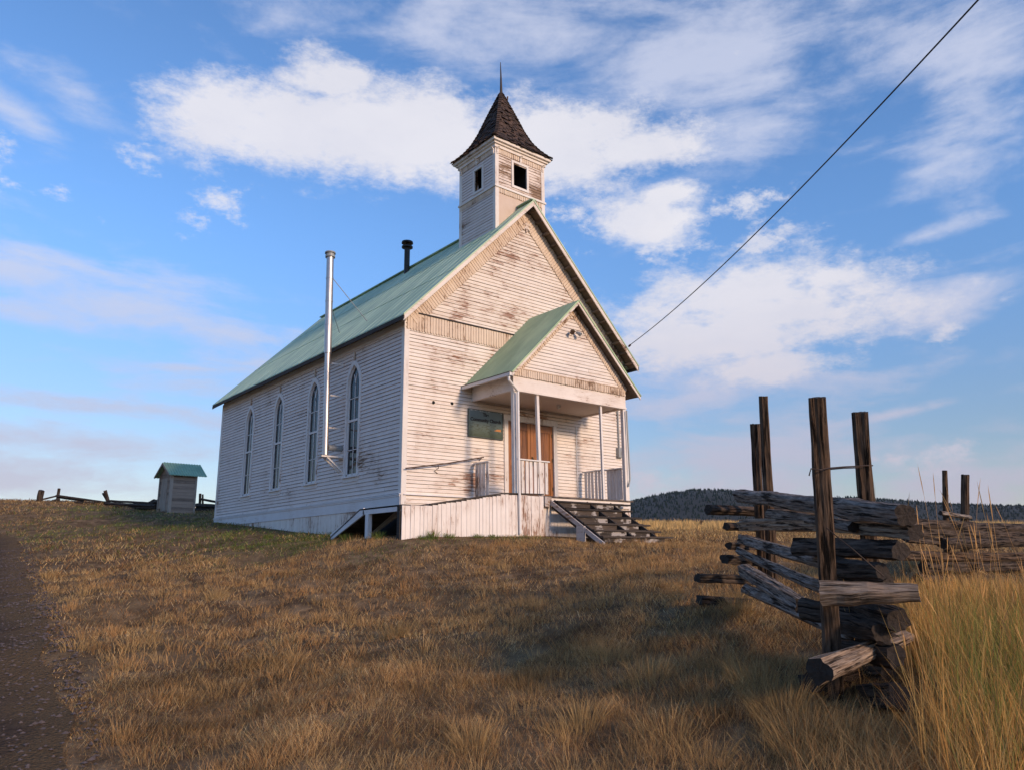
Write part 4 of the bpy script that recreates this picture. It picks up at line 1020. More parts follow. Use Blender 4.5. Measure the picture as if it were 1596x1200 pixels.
m = MB(); m.prism([(SX + .82, -.060, SZ + .20), (SX + 1.06, -.060, SZ + .19), (SX + 1.06, -.060, SZ + .255), (SX + .95, -.060, SZ + .25)], Vector((0, .0015, 0))); m.build('orange_patch', simple('orange_paint', (.50, .20, .05), .5), sign)  # orange patch of the painted landscape

# overhead cable ----------------------------------------------------------------
A = Vector((7.92, -OG - .02, 4.70)); A = at_y(982, 538, -OG - .02); B = at(1525, 0, 8.5); C_ = B + (B - A).normalized() * 9 + Vector((0, 0, .6))
pts = []
for i in range(41):
    f = i / 40; P = A.lerp(B, f); P.z -= 4 * f * (1 - f) * .26; pts.append(P)
dlt = pts[-1] - pts[-2]
for i in range(1, 10): pts.append(pts[40] + dlt * i * 1.3 + Vector((0, 0, .012 * i * i)))
m = MB(); m.tube(pts, [.011] * len(pts), 6); o = m.build('overhead_cable', WIRE)
tag(o, 'black overhead power cable rising from the church eave to the upper right', 'cable')
m = MB(); m.tube([A + Vector((0, .06, -.04)), A + Vector((0, -.02, 0))], .03, 8); m.build('cable_hook', IRON, church)

# outhouse ------------------------------------------------------------------------
OB = at(263, 801, 36); oh = empty('outhouse', (OB.x, OB.y, gz(OB.x, OB.y)), R(4))
tag(oh, 'small weathered grey board outhouse with a green gable roof behind the church', 'outhouse')
def split_mb(s, key):
    gr = {}
    for i, f in enumerate(s.f):
        c = sum((Vector(s.v[k]) for k in f), Vector()) / len(f); gr.setdefault(key(c), MB()).face([s.v[k] for k in f], s.c[i])
    return list(gr.values())
def local(mb, name, mat, parent):
    o = mb.build(name, mat); o.parent = parent; return o
OW, OD, OH = 1.18, 1.6, 1.92
m = MB()
z = -.15
while z < OH:
    zt = min(z + .145, OH); c = random.random(); m.box(0, OW, -.012 - random.uniform(0, .01), .02, z, zt - .008, c); m.box(0, OW, OD - .02, OD + .015, z, zt - .008); m.box(OW - .02, OW + .015, .021, OD - .021, z, zt - .008); m.box(-.014 - random.uniform(0, .01), .02, .021, OD - .021, z, zt - .008); z += .145
for x in (-.012, OW + .012): m.prism([(x, .02, OH), (x, OD - .02, OH), (x, OD / 2, OH + .52)], Vector((.02 if x < 0 else -.02, 0, 0)))
m.box(.03, OW - .03, .03, OD - .03, -.1, OH - .02, .4)
local(m, 'wall', WOOD_OUT, oh)
m = MB(); 
for x in (-.03, OW - .07): m.box(x, x + .10, -.034, -.013, -.15, OH)
m.box(-.05, -.028, -.03, .10, -.15, OH); m.box(-.05, -.028, OD - .1, OD + .03, -.15, OH)
m.v and [local(q_, 'corner_board', WOOD_OUTZ, oh) for q_ in split_mb(m, lambda c: (c.x > .7, c.y > .8))]
m = MB(); m.box(-.04, -.016, .45, 1.25, -.05, 1.7); od_ = local(m, 'door', WOOD_OUTZ, oh)
for sg, ye in ((-1, -.20), (1, OD + .20)):
    m = MB(); sl2 = .52 / (OD / 2); ze_ = OH + .52 - sl2 * (OD / 2 + .20)
    k = -.24
    while k < OW + .30:
        m.hexa([(k, ye, ze_), (k + .075, ye, ze_), (k + .075, OD / 2, OH + .55), (k, OD / 2, OH + .55), (k, ye, ze_ + .02), (k + .075, ye, ze_ + .02), (k + .075, OD / 2, OH + .57), (k, OD / 2, OH + .57)]); 
        m.hexa([(k + .075, ye, ze_ + .012), (k + .13, ye, ze_ + .012), (k + .13, OD / 2, OH + .562), (k + .075, OD / 2, OH + .562), (k + .075, ye, ze_ + .045), (k + .13, ye, ze_ + .045), (k + .13, OD / 2, OH + .595), (k + .075, OD / 2, OH + .595)]); k += .132
    local(m, 'roof', ROOFO, oh)
m = MB()
for (ya, yb) in ((-.2, OD / 2), (OD + .2, OD / 2)): m.bar((-.24, ya, OH + .52 - .61 * (abs(ya - OD / 2)) - .03), (-.24, yb, OH + .50), .03, .09)
local(m, 'barge_board', WOOD_OUTZ, oh)
# ------------------------------------------------------------------ split-rail fences
def log(name, parent, p0, p1, r0, r1, mat, seed, bend=0.03, flat=1.0, nseg=24, nside=17, roll=None, knot=None, rough=0.13):
    """a split rail or post: an irregular, slightly bent, cracked length of timber with sawn or broken ends"""
    rd = random.Random(seed); p0 = Vector(p0); p1 = Vector(p1); d = (p1 - p0); L_ = d.length; d.normalize()
    ref = Vector((0, 0, 1)) if abs(d.z) < .8 else Vector((FW.x, FW.y, 0)).normalized()
    a = d.cross(ref).normalized(); b = a.cross(d).normalized()
    roll = rd.uniform(0, 6.28) if roll is None else roll
    # angular cross-section: a few flats joined by edges
    prof = []
    kf = rd.choice((3, 4, 4, 4)); ph = [6.283 * (i + rd.uniform(-.22, .22)) / kf for i in range(kf)]
    for k in range(nside):
        t = 6.283 * k / nside
        f = min(1.0 / max(.35, math.cos(abs(((t - q + math.pi) % 6.283) - math.pi))) if abs(((t - q + math.pi) % 6.283) - math.pi) < 1.2 else 9 for q in ph)
        prof.append(.82 * min(f, 1.30) + rd.uniform(-.11, .09))
    bx, by = rd.uniform(-1, 1) * bend * L_ * .5, rd.uniform(-1, 1) * bend * L_ * .5
    V = []; UV = []; nseg = max(8, int(nseg * max(.5, min(1.6, L_ / 2.5))))
    for i in range(nseg + 1):
        f = i / nseg; r = r0 + (r1 - r0) * f; s = math.sin(f * math.pi)
        c = p0 + d * (L_ * f) + a * (bx * s + .10 * r * mnoise.noise(Vector((f * 5, seed, 0)))) + b * (by * s + .10 * r * mnoise.noise(Vector((f * 5, seed, 7))))
        if knot: r *= 1 + knot[1] * math.exp(-((f - knot[0]) / .05) ** 2)
        ring = []
        for k in range(nside):
            t = 6.283 * k / nside + roll + .25 * f
            nz = mnoise.noise(Vector((k * 1.7 + seed * 3.1, f * L_ * 2.6, seed))) * rough * .8 + mnoise.noise(Vector((k * 3.3, f * L_ * 9, seed * 2))) * rough * .7
            rr = r * (prof[k] + nz)
            off = 0
            if i == 0: off = -rd.uniform(0, .16) * r
            if i == nseg: off = rd.uniform(0, .16) * r
            ring.append(c + (a * math.cos(t) + b * math.sin(t) * flat) * rr + d * off)
        V.append(ring)
    m = MB(); c_ = rd.random(); per = 6.283 * (r0 + r1) / 2
    for i in range(nseg):
        for k in range(nside):
            j = (k + 1) % nside; u0, u1 = per * k / nside, per * (k + 1) / nside; v0, v1 = L_ * i / nseg, L_ * (i + 1) / nseg
            m.face([V[i][k], V[i][j], V[i + 1][j], V[i + 1][k]], c_, [(u0, v0), (u1, v0), (u1, v1), (u0, v1)])
    n_side = len(m.f)
    for ring, dr in ((V[0], -1), (V[-1], 1)):
        cen = sum(ring, Vector()) / nside + d * dr * rd.uniform(-.06, .08) * r0
        for k in range(nside): m.face([ring[k], ring[(k + 1) % nside], cen], c_, [(0, 0), (.05, 0), (.02, .04)])
    o = m.build(name, mat, parent, merge=True)
    o.data.materials.append(LOG_END)
    mi = [0] * n_side + [1] * (len(m.f) - n_side)
    if len(o.data.polygons) == len(mi): o.data.polygons.foreach_set('material_index', mi)
    sm = [False] * n_side + [False] * (len(m.f) - n_side)
    if len(o.data.polygons) == len(sm): o.data.polygons.foreach_set('use_smooth', sm)
    o.data.update(); return o
def L(name, parent, a, b, r0, r1, mat, seed, **k):
    if name == 'rail': r0 *= 1.08; r1 *= .94
    return log(name, parent, at(*a), at(*b), r0, r1, mat, seed, **k)

base = at(1300, 1105, 5.2); nf = empty('split_rail_fence', (base.x, base.y, gz(base.x, base.y)))
tag(nf, 'nearest grey split-rail fence panel, tall wired posts and heavy log ends, right foreground', 'fence')
G, Dk, Lt, Po = LOG_GREY, LOG_DARK, LOG_LIGHT, LOG_POST
L('post', nf, (1303, 1140, 5.25), (1274, 621, 5.2), .072, .066, Po, 1, bend=.004, flat=.85, rough=.08, roll=.4)
L('post', nf, (1372, 1060, 5.75), (1341, 643, 5.75), .062, .055, Po, 2, bend=.004, rough=.08, roll=1.1)
L('post', nf, (1205, 905, 8.7), (1190, 618, 8.7), .062, .050, Po, 3, bend=.004, rough=.07)
L('post', nf, (1190, 900, 9.0), (1177, 661, 9.0), .058, .060, Po, 4, bend=.004, rough=.07)
#     left end            right end          radii
L('rail', nf, (1153, 772, 8.75), (1412, 803, 4.95), .078, .086, G, 11, bend=.012, knot=(.80, .20), rough=.12)
L('rail', nf, (1157, 818, 8.7), (1426, 829, 4.95), .066, .064, Lt, 12, bend=.02)
L('rail', nf, (1157, 839, 8.75), (1318, 884, 5.7), .062, .065, G, 13, bend=.012)
L('rail', nf, (1152, 858, 8.8), (1330, 932, 5.6), .046, .062, G, 14, bend=.02)
L('rail', nf, (1160, 888, 8.6), (1251, 944, 6.6), .078, .085, G, 15, bend=.01)
L('rail', nf, (1164, 918, 8.5), (1345, 1000, 5.4), .062, .068, G, 16, bend=.01)
L('rail', nf, (1246, 853, 6.3), (1404, 859, 4.95), .075, .072, Dk, 17, bend=.01)
L('rail', nf, (1294, 882, 5.7), (1375, 890, 5.0), .078, .060, Dk, 18, bend=.01)
L('rail', nf, (1254, 948, 6.0), (1330, 958, 5.6), .080, .075, Dk, 19)
L('rail', nf, (1281, 925, 5.06), (1431, 924, 4.80), .090, .066, Lt, 20, bend=.004, flat=.9, rough=.07, roll=.78)
L('rail', nf, (1318, 938, 5.8), (1401, 966, 4.95), .075, .088, Dk, 21, bend=.01, rough=.2)
L('rail', nf, (1300, 968, 5.6), (1374, 987, 5.0), .085, .080, Dk, 22, rough=.2)
L('rail', nf, (1277, 1044, 4.75), (1412, 992, 5.45), .088, .062, Lt, 23, bend=.003, rough=.07, roll=.5)
L('rail', nf, (1310, 1010, 5.5), (1396, 1022, 4.95), .075, .082, Dk, 24, rough=.2)
L('rail', nf, (1262, 1062, 5.3), (1350, 1046, 5.7), .075, .08, Dk, 25, rough=.2)
L('rail', nf, (1290, 905, 5.9), (1385, 912, 5.3), .06, .06, Dk, 27, rough=.2)
L('rail', nf, (1300, 1000, 6.0), (1392, 1000, 5.3), .07, .07, Dk, 28, rough=.2)
L('rail', nf, (1300, 1052, 6.0), (1385, 1055, 5.4), .07, .08, Dk, 29, rough=.2)
L('rail', nf, (1200, 800, 8.0), (1330, 822, 5.7), .05, .045, G, 30)
L('rail', nf, (1322, 1085, 5.7), (1404, 1086, 4.75), .09, .095, Dk, 26, rough=.16)
m = MB(); a = at(1265, 727, 5.12); b = at(1350, 726, 5.68); pts = [at(1261, 741, 5.1), at(1264, 730, 5.1), at(1278, 732, 5.10), at(1292, 729, 5.14), at(1315, 727, 5.4), at(1338, 726, 5.62), at(1352, 725, 5.66), at(1360, 725, 5.8), at(1350, 728, 5.85), at(1315, 729, 5.5), at(1293, 731, 5.25), at(1270, 727, 5.28)]
m.tube(pts, .005, 5); m.build('wire_tie', FWIRE, nf)
m = MB(); m.tube([at(1288, 822, 5.05), at(1330, 856, 4.9), at(1378, 898, 4.8)], .004, 5); m.build('loose_wire', FWIRE, nf)

sb = at(1150, 930, 9.0); sf = empty('split_rail_fence', (sb.x, sb.y, gz(sb.x, sb.y)))
tag(sf, 'dark rail ends of the next fence panel, sticking out left of the two tall posts', 'fence')
for k, (a, b, r_) in enumerate([((1104, 793, 8.9), (1290, 801, 10.6), .060), ((1132, 820, 8.9), (1285, 822, 10.6), .052), ((1136, 850, 8.9), (1200, 851, 9.6), .048), ((1129, 871, 8.8), (1202, 877, 9.4), .064), ((1087, 900, 8.7), (1190, 905, 9.2), .056), ((1090, 934, 8.6), (1190, 940, 9.0), .060)]):
    log('rail', sf, at(*a), at(*b), r_, r_ * 1.05, Dk, 40 + k, bend=.01)

rb = at(1490, 905, 10.2); rf = empty('split_rail_fence', (rb.x, rb.y, gz(rb.x, rb.y)))
tag(rf, 'stacked dark rail fence running off the right edge behind the tall golden grass', 'fence')
for k, (a, b, r0, mt) in enumerate([((1418, 815, 9.6), (1640, 824, 12.6), .075, Dk), ((1424, 826, 9.7), (1640, 835, 12.6), .085, Dk), ((1470, 846, 9.9), (1640, 842, 12.6), .080, Dk), ((1412, 838, 9.5), (1520, 850, 10.6), .055, Dk), ((1400, 865, 9.4), (1650, 866, 12.4), .070, LOG_POST),
                                    ((1440, 884, 9.8), (1650, 880, 12.4), .085, Dk), ((1430, 903, 9.7), (1640, 896, 12.4), .08, Dk), ((1450, 922, 9.7), (1640, 912, 12.3), .09, Dk), ((1466, 799, 9.9), (1512, 806, 10.6), .03, G)]):
    log('rail', rf, at(*a), at(*b), r0, r0, mt, 60 + k, bend=.008)
L('post', rf, (1478, 920, 10.2), (1472, 733, 10.2), .050, .032, Po, 70, bend=.003, rough=.06); L('post', rf, (1503, 920, 10.6), (1504, 740, 10.6), .058, .056, Po, 71, bend=.003, rough=.06)

# fence across the crest on the far left
lf_ = at(110, 795, 44); ff = empty('split_rail_fence', (lf_.x, lf_.y, gz(lf_.x, lf_.y)))
tag(ff, 'distant tumbledown rail fence on the hill crest, left of the outhouse', 'fence')
def F(a, b, r0, sd, nm='rail', par=None): log(nm, par or ff, at(*a), at(*b), r0, r0, Dk, sd, bend=.01, nside=7, nseg=8)
F((57, 797, 44), (64, 764, 44), .17, 80, 'post'); F((86, 797, 44), (92, 761, 44), .09, 81, 'post'); F((164, 764, 42), (173, 797, 42), .10, 82, 'post'); F((160, 768, 42.3), (176, 797, 42.3), .06, 83, 'post')
F((58, 790, 44), (92, 778, 43.6), .10, 84); F((88, 772, 44), (168, 783, 42), .07, 85); F((90, 782, 44), (172, 785, 42), .09, 86); F((96, 788, 44), (180, 790, 41.6), .08, 87)
F((166, 784, 42), (243, 788, 38), .09, 88); F((168, 790, 42), (243, 791, 38), .08, 89); F((216, 795, 40), (240, 781, 39), .14, 90); F((222, 796, 40), (244, 786, 38.6), .12, 91); F((52, 795, 44.5), (75, 786, 44), .07, 92)
F((20, 795, 46), (62, 794, 44.5), .05, 93); F((60, 779, 44), (90, 772, 44), .05, 101); F((92, 775, 44), (130, 780, 43), .05, 102); F((168, 780, 42), (240, 784, 38.5), .07, 103); F((98, 793, 44), (170, 793, 42), .08, 104); F((228, 790, 39.5), (250, 778, 38.2), .09, 105)
o2 = at(325, 797, 42); f2 = empty('split_rail_fence', (o2.x, o2.y, gz(o2.x, o2.y)))
tag(f2, 'short stretch of distant rail fence between the outhouse and the church wall', 'fence')
F((311, 800, 42), (312, 769, 42), .07, 94, 'post', f2); F((316, 800, 42), (316, 770, 42), .06, 95, 'post', f2); F((306, 787, 42), (352, 790, 40), .12, 96, 'rail', f2); F((312, 777, 42), (352, 784, 40), .07, 97, 'rail', f2); F((306, 793, 42), (352, 796, 40), .12, 98, 'rail', f2)

# leaning posts in the far field
for k, (pb, pt_, d, lb) in enumerate([((1036, 834), (1041, 810), 48, 'old upright fence post in the dry field just right of the church steps'), ((1080, 843), (1094, 811), 44, 'leaning grey fence post in the dry field, middle of the three'), ((1140, 840), (1149, 825), 40, 'leaning field post nearest the near fence rail ends')]):
    A_ = at(*pb, d); A_.z = min(A_.z, gz(A_.x, A_.y) - .1); B_ = at(*pt_, d)
    o = log('fence_post', None, A_, B_, .10, .085, Po, 110 + k, bend=.01, nside=7, nseg=8)
    tag(o, lb, 'post', 'leaning posts in the far field')
# ------------------------------------------------------------------ grass
def smooth_field(x, y, sc, seed):
    r_ = np.random.default_rng(seed); v = 0; n = 14
    for i in range(n):
        a = r_.uniform(0, 6.283); f = sc * r_.uniform(.5, 2.2); p = r_.uniform(0, 6.283)
        v = v + np.sin((x * np.cos(a) + y * np.sin(a)) * f + p + 1.3 * np.sin((x * np.sin(a) - y * np.cos(a)) * f * .7 + p * 2))
    return v / n ** .5 / 1.6
def blades_mesh(name, x, y, h, wd, lean, az, col, label, mat, segs=2, zoff=0, head=False):
    n = len(x); z = ground(x, y) - .012 + zoff
    dx, dy = np.cos(az), np.sin(az)
    t = rng.uniform(0, 6.283, n); tx, ty = np.cos(t) * wd / 2, np.sin(t) * wd / 2
    fr = [0, .5, 1.0] if segs == 2 else [0, .35, .7, 1.0]
    if head: fr = [0, .45, .80, .87, .95, 1.0]; segs = 5
    rings = []
    for f in fr:
        out = h * lean * (f ** 1.7); up = h * f * np.sqrt(np.maximum(0.05, 1 - (lean * .75 * f) ** 2))
        s = 1 - .55 * f
        if head: s = {0: 1, .45: .8, .80: .6, .87: 2.0, .95: 1.5}.get(f, 0)
        cx_, cy_, cz_ = x + dx * out, y + dy * out, z + up
        if f < 1: rings.append(np.stack([np.stack([cx_ - tx * s, cy_ - ty * s, cz_], -1), np.stack([cx_ + tx * s, cy_ + ty * s, cz_], -1)], 1))
        else: rings.append(np.stack([cx_, cy_, cz_], -1)[:, None])
    V = np.concatenate(rings, 1); nv = V.shape[1]; b = (np.arange(n) * nv)[:, None]
    quads = []; 
    for s in range(segs - 1): quads.append(b + np.array([[2 * s, 2 * s + 1, 2 * s + 3, 2 * s + 2]]))
    tri = b + np.array([[2 * segs - 2, 2 * segs - 1, 2 * segs]])
    Q = np.concatenate(quads, 0) if quads else np.zeros((0, 4), int)
    me = bpy.data.meshes.new(name); me.vertices.add(n * nv); me.vertices.foreach_set('co', V.astype(np.float32).ravel())
    loops = np.concatenate([Q.ravel(), tri.ravel()]).astype(np.int32); me.loops.add(len(loops)); me.loops.foreach_set('vertex_index', loops)
    ls = np.concatenate([np.arange(len(Q)) * 4, len(Q) * 4 + np.arange(n) * 3]).astype(np.int32)
    me.polygons.add(len(ls)); me.polygons.foreach_set('loop_start', ls); me.update(calc_edges=True)
    ca = me.color_attributes.new('Col', 'FLOAT_COLOR', 'POINT')
    cc = np.repeat(np.c_[col, np.ones(n)][:, None], nv, 1).astype(np.float32); ca.data.foreach_set('color', cc.ravel())
    me.materials.append(mat); o = bpy.data.objects.new(name, me); COL.objects.link(o); tag(o, label, 'grass', kind='stuff'); return o
def grass_mat():
    m, t, b = newmat('grass_blades'); a = attr(t, 'Col')
    t.con(a.outputs['Color'], b.inputs['Base Color']); b.inputs['Roughness'].default_value = .75; b.inputs['Specular IOR Level'].default_value = .15
    tr = t.add('ShaderNodeBsdfTranslucent'); t.con(a.outputs['Color'], tr.inputs[0]); mx = t.add('ShaderNodeMixShader'); mx.inputs[0].default_value = .25
    t.con(b.outputs[0], mx.inputs[1]); t.con(tr.outputs[0], mx.inputs[2]); t.con(mx.outputs[0], t.n['Material Output'].inputs[0]); return m
GM = grass_mat()
VA = math.atan2(FW.y, FW.x)
def polar(n, r0, r1, half=54, power=1.0):
    u = rng.random(n); 
    r = (r0 ** power + u * (r1 ** power - r0 ** power)) ** (1 / power); a = VA + R(1) * rng.uniform(-half, half, n)
    return CAM.x + r * np.cos(a), CAM.y + r * np.sin(a), r
def keep_off(x, y, pad=.05):
    inb = ((x > -.03 - pad) & (x < WD + pad) & (y > -.03 - pad) & (y < LN + pad)) | ((x > RX - pad) & (x < 3.0) & (y > QY0_ - .04 - pad) & (y < 0)) | ((x > RX - pad) & (x < 0) & (y > -.1) & (y < 1.45)) | ((x > 2.9) & (x < QX1 + .05) & (y > -3.3) & (y < 0))
    ino = (x - OB.x > -.1) & (x - OB.x < OW + .1) & (y - OB.y > -.1) & (y - OB.y < OD + .1)
    return ~(inb | ino)
def lane_in(x, y): return (x < lane_x(y) + .06 * np.sin(y * 1.3) + .04 * np.sin(y * 3.7 + 1)) & (x > lane_x(y) - 3.4)
STRAW = np.array([.70, .45, .19]); RUST = np.array([.50, .265, .105]); BROWN = np.array([.20, .115, .062]); PALE = np.array([.74, .54, .29]); GREEN = np.array([.17, .215, .05]); OLIVE = np.array([.44, .33, .13])
def green_amount(x, y):                 # living grass along the shaded foot of the side wall and the front of the ramp
    d1 = 1.25 * np.exp(-((x + 1.5) / 1.9) ** 2) * ((y > -0.2) & (y < 30)); d2 = np.exp(-((y + 2.2) / .45) ** 2) * ((x > -2.5) & (x < 3.2)) * .8
    d3 = np.exp(-((y - 17) / 6) ** 2) * (x > -7) * (x < 3) * .8
    return np.clip(np.maximum(np.maximum(d1, d2), d3), 0, 1)
def colour(x, y, n, vary=.25):
    f1 = smooth_field(x, y, 1.4, 5) * .7 + .5; f2 = smooth_field(x, y, 4.2, 6) * .7 + .5; r1 = rng.random(n); r2 = rng.random(n)
    c = STRAW[None] * np.ones((n, 1))
    c = np.where((r1 < np.clip(.18 + .5 * f1, 0, .85))[:, None], RUST, c); c = np.where((r2 < .10 + .55 * np.clip(f2, 0, 1.3))[:, None], BROWN, c); c = np.where((rng.random(n) < .06)[:, None], PALE, c)
    g = green_amount(x, y); c = np.where((rng.random(n) < g * .8)[:, None], GREEN, c)
    c = np.where((rng.random(n) < .03 + .10 * (f2 > .8))[:, None], OLIVE, c)
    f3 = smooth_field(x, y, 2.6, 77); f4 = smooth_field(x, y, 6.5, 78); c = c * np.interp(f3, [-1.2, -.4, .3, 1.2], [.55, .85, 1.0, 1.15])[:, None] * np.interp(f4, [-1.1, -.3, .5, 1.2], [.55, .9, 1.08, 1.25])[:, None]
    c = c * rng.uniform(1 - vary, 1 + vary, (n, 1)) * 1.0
    return c
# matted turf, in three rings about the place the photograph was taken from
for (nm, lb, n, r0, r1, hm, wmin, pw) in (('matted_grass', 'brown matted dry grass covering the near slope', 340000, 2.2, 9.0, .095, .0021, 1.5), ('dry_grass', 'dry straw grass on the slope below the church', 240000, 9.0, 20.0, .085, .0062, 1.7), ('hill_grass', 'dry grass on the rise round the church and outhouse', 380000, 19.0, 62.0, .15, .014, 1.3)):
    x, y, r = polar(n, r0, r1, 56, pw)
    dens = smooth_field(x, y, 2.4, 3) * .5 + .5
    k = keep_off(x, y) & (rng.random(n) < .45 + .55 * np.clip(dens * 1.3, 0, 1)) & (~lane_in(x, y) | (rng.random(n) < .05 + .95 * np.clip((x - lane_x(y) + 1.1) / 1.1, 0, 1) ** 1.2))
    x, y, r, dens = x[k], y[k], r[k], dens[k]; n = len(x)
    h = hm * rng.uniform(.45, 1.5, n) * (.65 + .7 * np.clip(dens, 0, 1.3)); h = np.where(lane_in(x, y), h * .55, h) * np.clip(.5 + (x - lane_x(y)) / 1.2, .5, 1); h = np.where(green_amount(x, y) > .3, h * .75, h)
    flow = smooth_field(x, y, 1.1, 9) * 2.2 + .6
    az = flow + rng.normal(0, 1.5, n); lie = rng.random(n) < .74; lean = np.where(lie, rng.uniform(1.15, 1.33, n), rng.uniform(.3, 1.1, n)); h = np.where(lie, h * 1.35, h * .8); h = h * np.interp(r, [0, 4], [.8, 1])
    wd = np.maximum(wmin, r * .00042) * rng.uniform(.7, 1.4, n)
    if r0 > 15: h = np.where(x > 12, h * 1.4, h)
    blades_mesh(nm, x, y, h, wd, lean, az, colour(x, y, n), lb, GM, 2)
# bunch grass: tufts of finer upright blades
def tufts(name, label, cx_, cy_, rad, hh, per, wd, cols, segs=3, leanm=.8, vary=.22):
    X = []; Y = []; H = []; A = []; Ln = []; W_ = []; Cc = []
    for i in range(len(cx_)):
        k = int(per[i]); a = rng.uniform(0, 6.283, k); q = np.sqrt(rng.random(k)); X.append(cx_[i] + np.cos(a) * q * rad[i]); Y.append(cy_[i] + np.sin(a) * q * rad[i])
        H.append(hh[i] * rng.uniform(.5, 1.15, k)); A.append(a + rng.normal(0, .5, k)); Ln.append(np.clip(leanm * (q * .9 + .12) * rng.uniform(.5, 1.3, k), 0, 1.2)); W_.append(wd[i] * rng.uniform(.7, 1.3, k))
        c = cols[i]; Cc.append(c[None] * rng.uniform(1 - vary, 1 + vary, (k, 1)))
    return blades_mesh(name, *[np.concatenate(q) for q in (X, Y, H, W_, Ln, A, Cc)], label, GM, segs)
n = 9000; x, y, r = polar(n, 2.6, 19, 54, 1.6); dn = smooth_field(x, y, 1.6, 21)
right = ((x - CAM.x) * RT.x + (y - CAM.y) * RT.y) / r
k = keep_off(x, y, .3) & ~lane_in(x - .25, y) & (rng.random(n) < np.clip(.35 + .45 * dn + .2 * (right > -.05) , 0.05, 1)) & (green_amount(x, y) < .3)
x, y, r = x[k], y[k], r[k]; n = len(x); mixc = rng.random((n, 1)); cols = STRAW * mixc * 1.0 + RUST * (1 - mixc) * 1.15
tufts('bunch_grass', 'clumps of upright bunch grass scattered over the near slope', x, y, rng.uniform(.08, .22, n), rng.uniform(.08, .19, n) * np.where(rng.random(n) < .08, 1.4, 1), np.where(r < 8, 60, 30), np.where(r < 8, .0028, .0055), cols * rng.uniform(.5, .92, (n, 1)))
# big clumps by the foot of the near fence
cl = [(1215, 1085, 5.1, .34), (1180, 1040, 5.6, .30), (905, 1075, 5.5, .26), (1330, 1165, 4.4, .26), (1040, 1150, 5.0, .22), (740, 1130, 5.2, .2), (1120, 1000, 6.4, .26), (1255, 1150, 4.6, .28), (1100, 1190, 4.6, .2), (940, 960, 7.4, .22), (1150, 930, 8.2, .3), (1010, 1010, 6.4, .22), (620, 940, 9, .24), (340, 900, 12, .25)]
P_ = [at(a, b, c_) for a, b, c_, _ in cl]
tufts('tall_bunch_grass', 'larger pale grass clumps round the foot of the near fence', np.array([p.x for p in P_]), np.array([p.y for p in P_]), rng.uniform(.14, .26, len(cl)), np.array([q[3] * 1.0 for q in cl]), rng.integers(150, 330, len(cl)), np.full(len(cl), .0034), [STRAW * q for q in rng.uniform(.45, .75, len(cl))], 3, .9)
# tall golden grass on the right, green at the heart of it
def patch(n, px0, px1, d0, d1):
    px = rng.uniform(px0, px1, n); d = rng.uniform(d0, d1, n); fx_, fy_ = FW.x, FW.y
    q = (px - 798) / FPX; return CAM.x + d * (FW.x + RT.x * q), CAM.y + d * (FW.y + RT.y * q), px, d
n = 34000; x, y, px, d = patch(n, 1345, 1650, 3.9, 9.6)
edge_ok = (px > 1375 + 25 * np.sin(d * 5) - (d > 6) * 25 + rng.exponential(45, n)) & (rng.random(n) < np.clip(.55 + .4 * smooth_field(x, y, 4, 31), .1, 1)) & ~((d > 9.3) & (px > 1410))
x, y, px, d = x[edge_ok], y[edge_ok], px[edge_ok], d[edge_ok]; n = len(x)
gr = np.exp(-((px - 1490) / 70) ** 2 - ((d - 5.6) / 1.1) ** 2)[:, None]
base_c = np.where(rng.random((n, 1)) < .45, np.array([.58, .30, .085]), np.where(rng.random((n, 1)) < .15, BROWN, np.array([.66, .40, .13]))); cc = np.where(rng.random((n, 1)) < gr * .75, np.array([.22, .25, .06]), base_c) * rng.uniform(.75, 1.3, (n, 1))
h = np.clip(rng.normal(.52, .17, n), .15, .95) * np.where(d < 4.8, .7, 1.0) * np.interp(d, [5, 6.5, 8, 9.6], [1.15, .85, .42, .30]); 
blades_mesh('tall_golden_grass', x, y, h, np.maximum(.0036, d * .0007) * rng.uniform(.7, 1.3, n), rng.uniform(.08, .55, n), rng.normal(.4, 1.6, n), cc, 'tall golden grass with a green heart at the right edge', GM, 3)
n = 5200; x, y, px, d = patch(n, 1180, 1450, 4.1, 5.6); k = (rng.random(n) < np.clip(.4 + .6 * smooth_field(x, y, 7, 41), .05, 1)) & ((px > 1300) | (d < 5.2)); x, y, px, d = x[k], y[k], px[k], d[k]; n = len(x)
cc = np.where(rng.random((n, 1)) < .4, RUST, STRAW) * rng.uniform(.5, .95, (n, 1))
blades_mesh('straggling_grass', x, y, rng.uniform(.10, .34, n), np.full(n, .0034), rng.uniform(.2, 1.1, n), rng.normal(.4, 1.9, n), cc, 'straggling dry grass round the lowest fence logs', GM, 3)
# seed stalks standing well above it
n = 190; x, y, px, d = patch(n, 1290, 1600, 4.9, 8.0); k = (px > 1400) | (rng.random(n) < .25); x, y, px, d = x[k], y[k], px[k], d[k]; n = len(x)
h = rng.uniform(.7, 1.35, n) * np.where(rng.random(n) < .3, 1.15, .7) * np.where(px > 1520, .75, 1); cc = STRAW[None] * rng.uniform(.6, 1.1, (n, 1)) * np.array([1, .88, .8])
blades_mesh('seed_stalks', x, y, h, np.full(n, .0040), rng.uniform(.0, .28, n), rng.normal(.4, 1.8, n), cc, 'thin pale seed stalks standing above the golden grass', GM, 3, head=True)
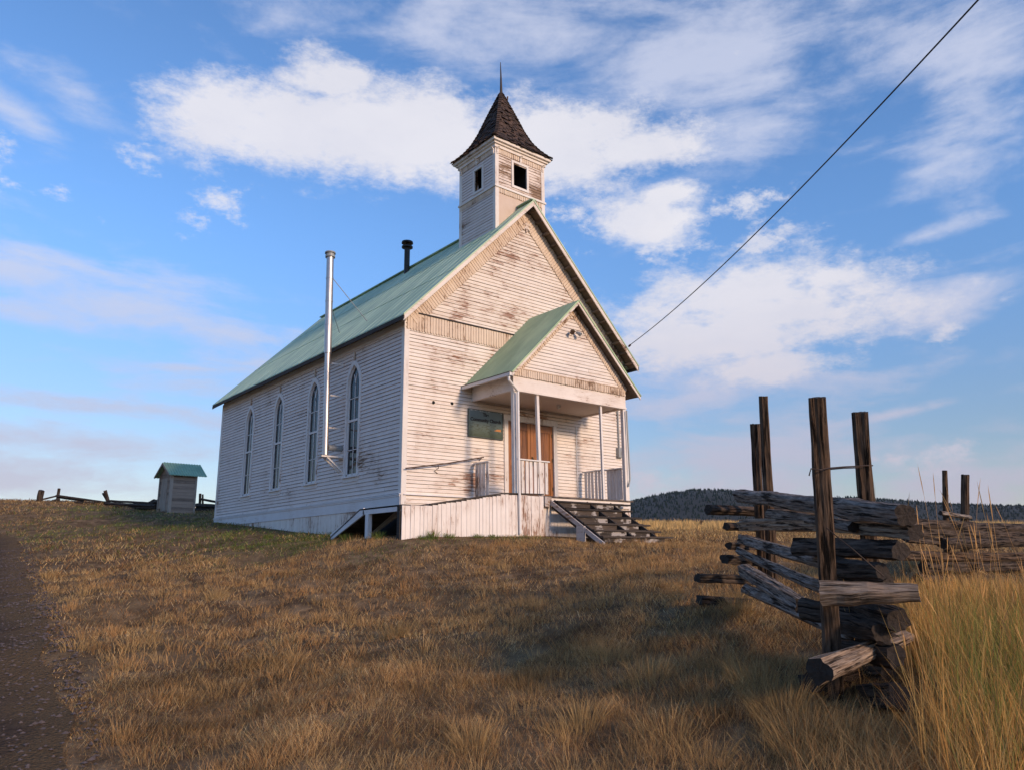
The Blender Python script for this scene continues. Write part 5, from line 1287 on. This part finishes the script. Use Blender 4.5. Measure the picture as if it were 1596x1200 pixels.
# golden hay field beyond the church on the right
n = 60000; px = rng.uniform(940, 1900, n); d = (24 ** 1.3 + rng.random(n) * (70 ** 1.3 - 24 ** 1.3)) ** (1 / 1.3); q = (px - 798) / FPX
x = CAM.x + d * (FW.x + RT.x * q); y = CAM.y + d * (FW.y + RT.y * q); k = keep_off(x, y, .5) & ((x > 10)) ; x, y, d = x[k], y[k], d[k]; n = len(x)
cc = np.where(rng.random((n, 1)) < .3, STRAW, np.array([.66, .42, .16])) * rng.uniform(.75, 1.25, (n, 1))
tall = np.clip((d - 30) / 14, .25, 1)
blades_mesh('hay_field', x, y, rng.uniform(.3, .62, n) * tall, d * .0007 * rng.uniform(.7, 1.5, n), rng.uniform(.05, .45, n), rng.normal(.4, 1.6, n), cc, 'golden standing hay in the field beyond the steps', GM, 2)
# weeds at the foot of the ramp boards
W0 = [(674, 834), (700, 838), (745, 837), (660, 836), (770, 837), (540, 832), (480, 829), (420, 824), (590, 836)]
Pw = [at_y(a, b, -1.95) if a > 600 else at_x(a, b, -1.2) for a, b in W0]; n = len(Pw)
tufts('green_weeds', 'low green weeds against the ramp boards and side wall', np.array([p.x for p in Pw]), np.array([p.y for p in Pw]), np.full(n, .12), rng.uniform(.08, .22, n), np.full(n, 90), np.full(n, .010), [GREEN * .8] * n, 3, .8)
# litter of stones and clods on the lane
n = 7000; yy = rng.uniform(-13, 12, n); xx = lane_x(yy) + .25 - rng.random(n) ** 1.3 * 3.2; zz_ = ground(xx, yy) + .024; V = []; F_ = []
for i in range(n):
    s = random.uniform(.008, .026); b0 = len(V); rx, ry, rz_ = s * random.uniform(.7, 1.4), s * random.uniform(.7, 1.4), s * random.uniform(.4, .8); q = random.random() * 6
    for (a, b, c_) in ((1, 0, 0), (0, 1, 0), (-1, 0, 0), (0, -1, 0), (0, 0, 1), (0, 0, -1)): V.append((xx[i] + rx * (a * math.cos(q) - b * math.sin(q)), yy[i] + ry * (a * math.sin(q) + b * math.cos(q)), zz_[i] + c_ * rz_))
    F_ += [(b0 + a, b0 + b, b0 + c_) for a, b, c_ in ((0, 1, 4), (1, 2, 4), (2, 3, 4), (3, 0, 4), (1, 0, 5), (2, 1, 5), (3, 2, 5), (0, 3, 5))]
me = bpy.data.meshes.new('lane_gravel'); me.from_pydata(V, [], F_); me.materials.append(simple('gravel_stones', (.10, .075, .07), .9, 0, 30, .5)); o = bpy.data.objects.new('lane_gravel', me); COL.objects.link(o)
tag(o, 'loose dark gravel strewn along the dirt lane', 'gravel', kind='stuff')
